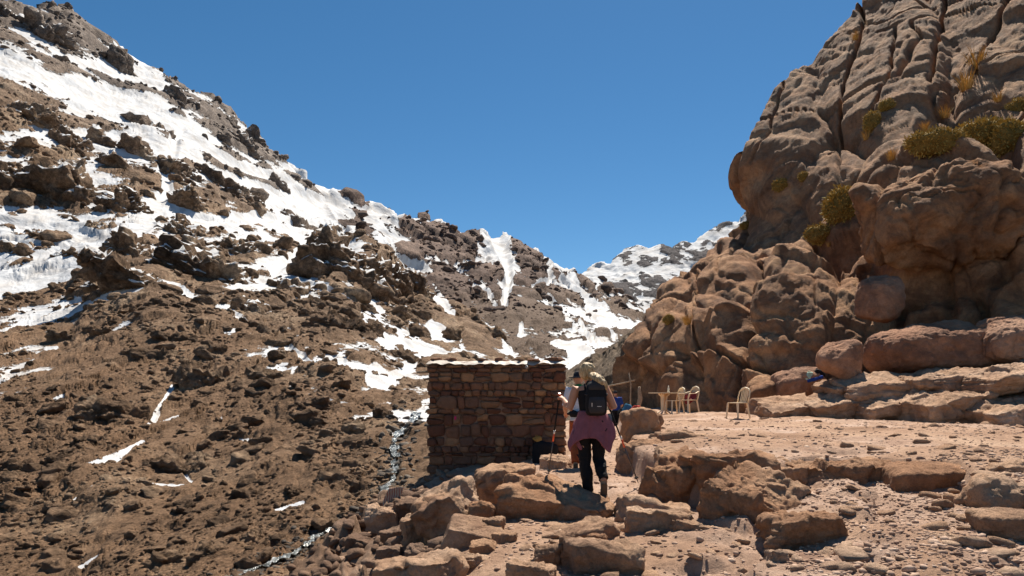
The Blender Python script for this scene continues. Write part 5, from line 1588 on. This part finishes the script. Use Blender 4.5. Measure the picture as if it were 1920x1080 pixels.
def slab_mesh(name, pts2d, z0, z1, mat, parent, bevel=0.008):
    """A rounded slab: outline in x-y between two heights."""
    bm = bmesh.new()
    vs = [bm.verts.new((x, y, z0)) for x, y in pts2d]
    f = bm.faces.new(vs)
    r = bmesh.ops.extrude_face_region(bm, geom=[f])
    bmesh.ops.translate(bm, verts=[v for v in r['geom'] if isinstance(v, bmesh.types.BMVert)], vec=(0, 0, z1 - z0))
    bmesh.ops.recalc_face_normals(bm, faces=bm.faces[:])
    bmesh.ops.bevel(bm, geom=[e for e in bm.edges if abs(e.verts[0].co.z - e.verts[1].co.z) < 1e-6], offset=bevel, segments=2, affect='EDGES')
    me = bpy.data.meshes.new(name); bm.to_mesh(me); bm.free()
    return link(name, me, mat, parent)


def rounded_rect(w, d, r=0.06, n=5, taper=1.0):
    out = []
    for cx, cy, a0 in ((w / 2 - r, d / 2 - r, 0), (-w / 2 + r, d / 2 - r, 90), (-w / 2 + r, -d / 2 + r, 180), (w / 2 - r, -d / 2 + r, 270)):
        for k in range(n):
            a = math.radians(a0 + 90 * k / (n - 1))
            x, y = cx + r * math.cos(a), cy + r * math.sin(a)
            out.append((x, y * (1 + (taper - 1) * (0.5 - x / w))))
    return out


def bar(name, pts, w, t, mat, parent, up=(1, 0, 0)):
    """A flat bar of width w and thickness t through points; `up` is the width direction."""
    V = []; F = []
    pts = [Vector(p) for p in pts]
    for i, p in enumerate(pts):
        d = (pts[min(i + 1, len(pts) - 1)] - pts[max(i - 1, 0)]).normalized()
        ww = w[i] if hasattr(w, '__len__') else w
        a = Vector(up); a = (a - d * a.dot(d)).normalized(); b = d.cross(a)
        for sx, sy in ((-1, -1), (1, -1), (1, 1), (-1, 1)):
            V.append(tuple(p + a * sx * ww / 2 + b * sy * t / 2))
    for i in range(len(pts) - 1):
        for k in range(4):
            F.append((i * 4 + k, i * 4 + (k + 1) % 4, i * 4 + 4 + (k + 1) % 4, i * 4 + 4 + k))
    F += [(3, 2, 1, 0), tuple(len(V) - 4 + k for k in range(4))]
    bm = bmesh.new()
    vs = [bm.verts.new(v) for v in V]
    for f in F: bm.faces.new([vs[i] for i in f])
    bmesh.ops.recalc_face_normals(bm, faces=bm.faces[:])
    bmesh.ops.bevel(bm, geom=bm.edges[:], offset=min(t * 0.25, 0.006), segments=1, affect='EDGES')
    me = bpy.data.meshes.new(name); bm.to_mesh(me); bm.free()
    return link(name, me, mat, parent)


def chair(loc, rz, label, arms=False):
    """Moulded garden chair facing local -x, its back at +x."""
    t = empty('plastic_chair', loc, label, 'chair', 'plastic chairs by the cliff', rz)
    slab_mesh('seat', rounded_rect(0.43, 0.42, 0.07, 5, 1.08), 0.425, 0.45, M_PLAST, t)
    for sx, sy in ((-1, -1), (-1, 1), (1, -1), (1, 1)):
        x0, y0 = sx * 0.185, sy * 0.185
        tp = (x0, y0, 0.43)
        bt = (x0 + (0.07 if sx > 0 else -0.03), y0 + sy * 0.035, 0.0)
        bar('leg', [tp, bt], [0.062, 0.042], 0.034, M_PLAST, t, (0, 1, 0))
    back = link('backrest', None, None, t) if False else None
    bx = lambda z: 0.20 + (z - 0.44) * 0.26
    fr = [(bx(0.44), -.19, .44), (bx(.62), -.205, .62), (bx(.76), -.19, .76), (bx(.84), -.12, .84), (bx(.87), 0, .87), (bx(.84), .12, .84), (bx(.76), .19, .76), (bx(.62), .205, .62), (bx(.44), .19, .44)]
    back = tube('backrest', fr, [.02, .02, .021, .024, .026, .024, .021, .02, .02], M_PLAST, t, 8)
    for y in (-.105, -.052, 0, .052, .105):
        zt = 0.86 - 1.6 * y * y - 0.01
        bar('back_slat', [(bx(.44), y, .44), (bx(.65) + .012, y * 1.05, .65), (bx(zt), y, zt)], 0.030, 0.010, M_PLAST, back, (0, 1, 0))
    if arms:
        for sy in (-1, 1):
            bar('armrest', [(bx(.70) - .01, sy * .20, .72), (0.06, sy * .255, .655), (-.12, sy * .265, .65), (-.205, sy * .255, .645), (-.215, sy * .245, .60), (-.205, sy * .20, .44)], 0.05, 0.022, M_PLAST, t, (0, 1, 0))
    return t


def place(u, v, Y, dz=0.0):
    p = P(u, v, Y)
    return Vector((p.x, p.y, drop(p.x, p.y, 1.6) + dz))


c1 = chair(place(1264, 776, 22.6), math.radians(18), 'armless plastic chair pushed up to the small table')
c2 = chair(place(1291, 776, 22.2), math.radians(28), 'plastic armchair with a dark red cloth over its seat, right of the table', True)
c3 = chair(place(1383, 783, 19.6), math.radians(28), 'lone armless plastic chair standing apart, right of the armchair by the cliff')
cu = solid('seat_cloth', [[(-.16, 0, .462, .02, .15), (.0, 0, .468, .014, .19), (.15, 0, .465, .014, .18), (.20, 0, .55, .012, .17), (.225, 0, .66, .012, .16), (.235, 0, .70, .012, .15)]], M_REDCLOTH, None, 0.012, 2)
cu.location = c2.location; cu.rotation_euler = c2.rotation_euler
tag(cu, 'dark red cloth laid over the seat of the plastic armchair', 'cloth')
tb = empty('plastic_table', place(1245, 777, 22.9), 'small pale plastic table with a pedestal leg under the cliff', 'table', None, 0.25)
slab_mesh('table_top', rounded_rect(0.86, 0.80, 0.12), 0.70, 0.735, M_PLAST, tb, 0.01)
for sx, sy in ((-1, -1), (1, -1), (1, 1), (-1, 1)):
    bar('leg', [(sx * .13, sy * .12, .70), (sx * .06, sy * .055, .60), (sx * .055, sy * .05, .14), (sx * .16, sy * .15, .04), (sx * .26, sy * .25, 0.0)], [.14, .10, .09, .08, .06], 0.035, M_PLAST, tb, (0.0, 1.0, 0.0))
bt = empty('bottle', Vector(tb.location) + Vector((0.14, -.05, .736)), 'small clear plastic bottle standing on the table', 'bottle')
mb, nb_, lb_, bb_ = new_mat('clear_bottle_plastic', 0.2, 0.5)
bb_.inputs['Base Color'].default_value = (0.75, 0.74, 0.68, 1); bb_.inputs['Transmission Weight'].default_value = 0.5
tube('bottle_body', [(0, 0, 0), (0, 0, .01), (0, 0, .14), (0, 0, .18), (0, 0, .205)], [.03, .036, .036, .018, .014], mb, bt, 14)
tube('bottle_cap', [(0, 0, .205), (0, 0, .23)], .016, M_POLE_WHITE, bt, 12)

# ------------------------------------------------------------------ sticks, sacks and gear under the cliff
a_ = place(1183, 768, 24.5)
fp = tube('fence_pole', [(0, 0, -.1), (-.02, 0, .5), (.0, 0, 1.0), (-.08, 0, 1.42)], [.03, .027, .024, .018], M_WOOD)
fp.location = a_; tag(fp, 'thin crooked wooden pole standing upright before the dark cliff', 'pole')
b_ = P(1190, 713, 24.4)
cr = tube('cross_pole', [P(1110, 727, 27.0), P(1140, 724, 26.0), P(1165, 719, 25.2), P(1190, 713, 24.4)], [.03, .03, .028, .022], M_WOOD)
tag(cr, 'long wooden rail tied slantwise to the thin upright pole', 'pole')
a_ = place(1199, 768, 24.8)
st = tube('stump', [(0, 0, -.1), (-.03, 0, .25), (.03, 0, .5), (-.01, 0, .80), (.0, 0, .93)], [.10, .085, .09, .06, .035], M_WOOD)
st.location = a_; tag(st, 'short split tree stump standing just right of the thin upright pole', 'stump')


def sack(name, loc, size, mat, label, cat, seed, strap=M_BLACK):
    t = empty(name, loc, label, cat)
    w, d, h = size
    solid('pouch', [[(-w * .1, 0, 0, w * .42, d * .4), (0, 0, h * .2, w * .5, d * .5), (w * .04, 0, h * .6, w * .46, d * .44), (0, 0, h * .9, w * .3, d * .25), (0, 0, h, w * .12, d * .1)]], mat, t, max(0.012, min(size) * 0.06), 2, folds=min(size) * 0.12)
    tube('carry_loop', [(-w * .15, 0, h * .92), (-w * .08, 0, h * 1.12), (w * .08, 0, h * 1.12), (w * .15, 0, h * .92)], min(size) * .045, strap, t, 6)
    return t


M_TEAL = cloth_mat('teal_nylon', (0.04, 0.16, 0.26)); M_RED = cloth_mat('red_nylon', (0.42, 0.045, 0.03)); M_MINT = cloth_mat('mint_cloth', (0.42, 0.58, 0.46)); M_NAVY = cloth_mat('bright_blue_cloth', (0.02, 0.06, 0.30)); M_YELLOW = cloth_mat('yellow_sack_cloth', (0.34, 0.19, 0.05)); M_PINK = cloth_mat('pink_cloth', (0.45, 0.03, 0.12))
sack('duffel_bag', place(1176, 775, 22.0), (.34, .3, .38), M_TEAL, 'teal bag lying behind the big crusted boulder beside the upright pole', 'bag', 1)
sack('duffel_bag', place(1192, 775, 21.5), (.40, .3, .32), M_RED, 'red bag lying beside the teal bag behind the big boulder', 'bag', 2)
sack('duffel_bag', place(1166, 780, 22.5), (.30, .3, .26), M_BLACK, 'black bag lying at the foot of the teal bag', 'bag', 3)
L_, N_ = hit(1527, 716)
base = L_ + Vector((0, 0.12, 0.0))
sack('backpack', base + Vector((.18, .05, .02)), (.42, .3, .36), M_BLACK, 'black rucksack lying on the ledge against the cliff boulder', 'backpack', 4)
sack('jacket_bundle', base + Vector((-.12, -.02, 0.0)), (.32, .26, .30), M_MINT, 'mint and white bundle of clothes on the ledge beside the black rucksack', 'clothes', 5, M_MINT)
bl = solid('blue_mat', [[(-.22, -.12, .02, .05, .05), (.0, -.13, .08, .06, .05), (.26, -.10, .16, .05, .05)]], M_NAVY, None, 0.014, 2, folds=0.012)
bl.location = base; tag(bl, 'rolled bright blue garment in front of the clothes on the ledge', 'clothes')
cx_ = (1022 - U0) / FPX * 13.2; cz_ = drop(cx_, 13.25, 1.0)
bx_ = solid('dark_bulk', [[(0, 0, -.15, .26, .15), (0, 0, .05, .26, .15), (0.01, 0, .34, .25, .145), (0.02, 0, .40, .21, .11)]], M_BLACK, None, 0.02, 2, folds=0.02)  # plain black box-like solid in the near-black corner by the hut
bx_.location = (cx_, 13.25, cz_); tag(bx_, 'dark box-like bulk in deep shade at the foot of the hut wall', 'item')
sack('sack', Vector((cx_ - .16, 13.25, cz_ + .40)), (.20, .17, .12), M_YELLOW, 'small yellow sack lying on the dark box-like bulk by the hut', 'sack', 6, M_YELLOW)
pk = solid('pink_rag', [[(0, 0, 0, .02, .012), (.01, 0, -.04, .028, .014), (.0, 0, -.085, .016, .01)]], M_PINK, None, 0.006, 2, folds=0.01)
pk.location = P(853, 780, 13.48); tag(pk, 'small pink rag stuck between stones of the hut wall', 'rag')

# a striped rug spread on the bank under the hut
m, ns, ls, b = new_mat('striped_wool', 0.95, 0.1)
wv = ns.new('ShaderNodeTexWave'); wv.inputs['Scale'].default_value = 9.0; wv.inputs['Distortion'].default_value = 4.0
ls.new(ns.new('ShaderNodeTexCoord').outputs['Object'], wv.inputs['Vector'])
ls.new(ramp_node(ns, ls, wv.outputs['Fac'], [(0.0, (0.28, 0.05, 0.04)), (0.35, (0.42, 0.32, 0.22)), (0.6, (0.16, 0.10, 0.07)), (1.0, (0.50, 0.40, 0.30))]), b.inputs['Base Color'])
gx, gy = np.meshgrid(np.linspace(-.11, .11, 18), np.linspace(0, .28, 20))
q = np.stack([gx.ravel(), gy.ravel(), gx.ravel() * 0], 1)
V_ = np.stack([gx.ravel() + gy.ravel() * 0.35, 0.05 * perlin(q * 6, 2) + 0.2 * gy.ravel(), gy.ravel() + 0.03 * perlin(q * 5, 4)], 1)
o = link('striped_rug', make_mesh('striped_rug', V_, grid_faces(20, 18)), m)
rp = P(730, 950, 10.2); o.location = rp
md = o.modifiers.new('thickness', 'SOLIDIFY'); md.thickness = 0.015
tag(o, 'striped woven rug hanging on the bank above the stream left of the hut', 'rug')

# ------------------------------------------------------------------ plants on the cliff
def plant_mat(name, stops):
    m, ns, ls, b = new_mat(name, 0.8, 0.15)
    co = ns.new('ShaderNodeNewGeometry').outputs['Position']
    n = noise_node(ns, ls, co, 9.0, 6, 0.7)
    ls.new(ramp_node(ns, ls, n, stops), b.inputs['Base Color'])
    return m


M_CUSH = plant_mat('cushion_plant', [(0.3, (0.20, 0.135, 0.030)), (0.5, (0.40, 0.27, 0.070)), (0.7, (0.58, 0.40, 0.13))])
M_GRASS = plant_mat('dry_grass', [(0.3, (0.30, 0.17, 0.045)), (0.5, (0.48, 0.29, 0.09)), (0.7, (0.62, 0.43, 0.17))])
M_CUSHCORE = plain_mat('cushion_core', (0.20, 0.135, 0.04), 0.95, 0.1, 0.5, 8.0)
_rs = np.random.RandomState(41)


def cushion(loc, r, label, n=900, name='cushion_shrub'):
    t = empty(name, loc, label, 'shrub', 'cushion plants on the cliff')
    rx, ry, rz = r
    D, F = ico(4)
    bumpy = 1 + 0.22 * fbm(D * 1.6 + _rs.uniform(-9, 9, 3), 3, 4)
    core = D * bumpy[:, None] * np.array(r) * 0.93
    link('woody_core', make_mesh('woody_core', core, F), M_CUSHCORE, t)
    pick = _rs.randint(0, len(D), n)
    nrm = D[pick] / np.array(r); nrm /= np.linalg.norm(nrm, axis=1)[:, None]
    base = core[pick] + _rs.normal(size=(n, 3)) * min(r) * 0.10
    ln = min(r) * _rs.uniform(0.10, 0.24, (n, 1))
    d = nrm + _rs.normal(size=(n, 3)) * 0.35; d /= np.linalg.norm(d, axis=1)[:, None]
    sd = np.cross(d, _rs.normal(size=(n, 3))); sd /= np.linalg.norm(sd, axis=1)[:, None]
    w = min(r) * 0.05
    V = np.concatenate([base - sd * w, base + sd * w, base + d * ln + sd * w * 0.5, base + d * ln - sd * w * 0.5])
    k = np.arange(n)
    o = link('spiny_foliage', make_mesh('spiny_foliage', V, np.stack([k, k + n, k + 2 * n, k + 3 * n], 1), False), M_CUSH, t)
    return t


def tuft(loc, h, label, n=90, lean=(-0.2, -0.2)):
    V = []; F = []
    for k in range(n):
        a = _rs.uniform(0, 6.28); rr = h * 0.25 * math.sqrt(_rs.rand())
        b0 = np.array([rr * math.cos(a), rr * math.sin(a), -0.05 * h])
        d = np.array([math.cos(a) * _rs.uniform(0.1, 0.6) + lean[0], math.sin(a) * _rs.uniform(0.1, 0.6) + lean[1], 1.0])
        L = h * _rs.uniform(0.5, 1.0); w = h * 0.018
        s = np.array([-math.sin(a), math.cos(a), 0]) * w
        m1 = b0 + d * L * 0.55; e = b0 + d * L * np.array([1.35, 1.35, 0.9])
        i = len(V)
        V += [b0 - s, b0 + s, m1 + s * 0.8, m1 - s * 0.8, e]
        F += [(i, i + 1, i + 2, i + 3), (i + 3, i + 2, i + 4, i + 4)]
    me = bpy.data.meshes.new('grass_tuft')
    me.from_pydata([tuple(v) for v in V], [], [f if len(set(f)) == 4 else f[:3] for f in F])
    o = link('grass_tuft', me, M_GRASS)
    o.location = loc
    return tag(o, label, 'grass', 'dry grass tufts on the cliff')


CUSH = [(1594, 388, 36, 36, 'big golden-green cushion shrub on the cliff ledge left of the great boulder'), (1542, 440, 28, 18, 'lower of the two golden cushion shrubs left of the great boulder'), (1760, 270, 55, 24, 'left half of the long cushion shrub draped over the great boulder'), (1845, 262, 50, 30, 'right half of the long cushion shrub draped over the great boulder'), (1905, 262, 34, 34, 'cushion shrub at the right edge above the great boulder'), (1640, 232, 16, 20, 'small round shrub in the crack high on the cliff'), (1660, 203, 15, 14, 'dark brown round shrub just above the small round one in the crack'),
        (1468, 347, 18, 12, 'small cushion shrub on the sloping ledge under the upper slab'), (1507, 333, 11, 9, 'tiny cushion shrub right of the one under the upper slab'), (1910, 208, 18, 24, 'cushion shrub at the right edge, high among the slabs'), (1254, 602, 11, 10, 'tiny round shrub low on the far end of the cliff'), (1400, 425, 13, 8, 'flat cushion shrub on the cliff shoulder near the skyline')]
for u, v, ru, rv, lab in CUSH:
    L_, N_ = hit(u, v)
    y = L_.y
    cushion(L_ + N_ * (rv / FPX * y * 0.30), (ru / FPX * y, 0.8 * math.sqrt(ru * rv) / FPX * y, rv / FPX * y), lab, int(500 + 40 * math.sqrt(ru * rv)))
TUFT = [(1772, 222, 26, 'golden grass tuft left of the long cushion shrub'), (1733, 246, 20, 'short golden grass tuft beside the left end of the long cushion shrub'), (1832, 130, 44, 'tall dry grass clump between the upper slabs'), (1812, 168, 40, 'dry grass clump below the tallest one between the slabs'), (1870, 192, 22, 'small grass tuft under the top right slab'), (1604, 75, 18, 'dry grass on the skyline of the upper slab'), (1625, 262, 20, 'dry grass hanging under the small round shrub'), (1290, 608, 26, 'tall yellow grass in a crack at the far end of the cliff'), (1672, 300, 26, 'yellow grass streak in the crack above the great boulder'), (1555, 462, 12, 'thin grass under the lower golden cushion shrub')]
for u, v, hpx, lab in TUFT:
    L_, N_ = hit(u, v)
    tuft(L_ + N_ * 0.02, hpx / FPX * L_.y, lab)

# ------------------------------------------------------------------ the stream
def water_material():
    m, ns, ls, b = new_mat('white_water', 0.18, 0.5)
    co = ns.new('ShaderNodeNewGeometry').outputs['Position']
    n = noise_node(ns, ls, co, 1.6, 8, 0.7, 0.8)
    ls.new(ramp_node(ns, ls, n, [(0.46, (0.055, 0.06, 0.055)), (0.58, (0.25, 0.27, 0.27)), (0.68, (0.72, 0.74, 0.76))]), b.inputs['Base Color'])
    ls.new(bump_node(ns, ls, noise_node(ns, ls, co, 3.0, 6, 0.7), 1.0, 0.25), b.inputs['Normal'])
    return m


M_WATER = water_material()
su = np.interp(np.linspace(0, 1, 160), np.linspace(0, 1, len(STREAM)), [q[0] for q in STREAM]); sv_ = np.interp(np.linspace(0, 1, 160), np.linspace(0, 1, len(STREAM)), [q[1] for q in STREAM])
rows = []
for i, (u, v) in enumerate(zip(su, sv_)):
    wob = 3 * math.sin(i * 0.21) + 3 * math.sin(i * 0.13 + 1) + 2 * math.sin(i * 0.61)
    wd = 5.5 + 3.0 * math.sin(i * 0.37) + 3 * math.sin(i * 0.9 + 1)
    row = []
    for k in range(7):
        uu = u + wob + (k - 3) / 3 * wd
        y = float(np.exp(d1(np.array(uu), np.array(v))))
        row.append(P(uu, v, y) + Vector((0, -0.25, 0.22 + 0.10 * math.sin(i * 1.7 + k))))
    rows.append(row)
V_ = np.array([[tuple(p) for p in r] for r in rows]).reshape(-1, 3)
tag(link('stream', make_mesh('stream', V_, grid_faces(160, 7)), M_WATER), kind='structure')
M_WET = rock_material('wet_dark_rock', (0.035, 0.030, 0.027), (0.085, 0.070, 0.058), (0.20, 0.165, 0.13), 0.5, 0.05)
pts = []; szs = []
for i in range(560):
    k = _rs.randint(160); side = _rs.choice([-1, 1]) * (1 + 36 * _rs.rand() ** 1.5)
    u = su[k] + side + 4 * _rs.normal(); v = sv_[k] + 8 * _rs.normal()
    y = float(np.exp(d1(np.array(u), np.array(v))))
    pts.append(on_slope(u, v)); szs.append((3.0 + 5 * _rs.rand() ** 2.0 * (2.2 if _rs.rand() < 0.15 else 1)) / FPX * y)
scatter('stream_boulders', pts, szs, VAR2, 2, _rs, M_WET, None, tilt=0.5)
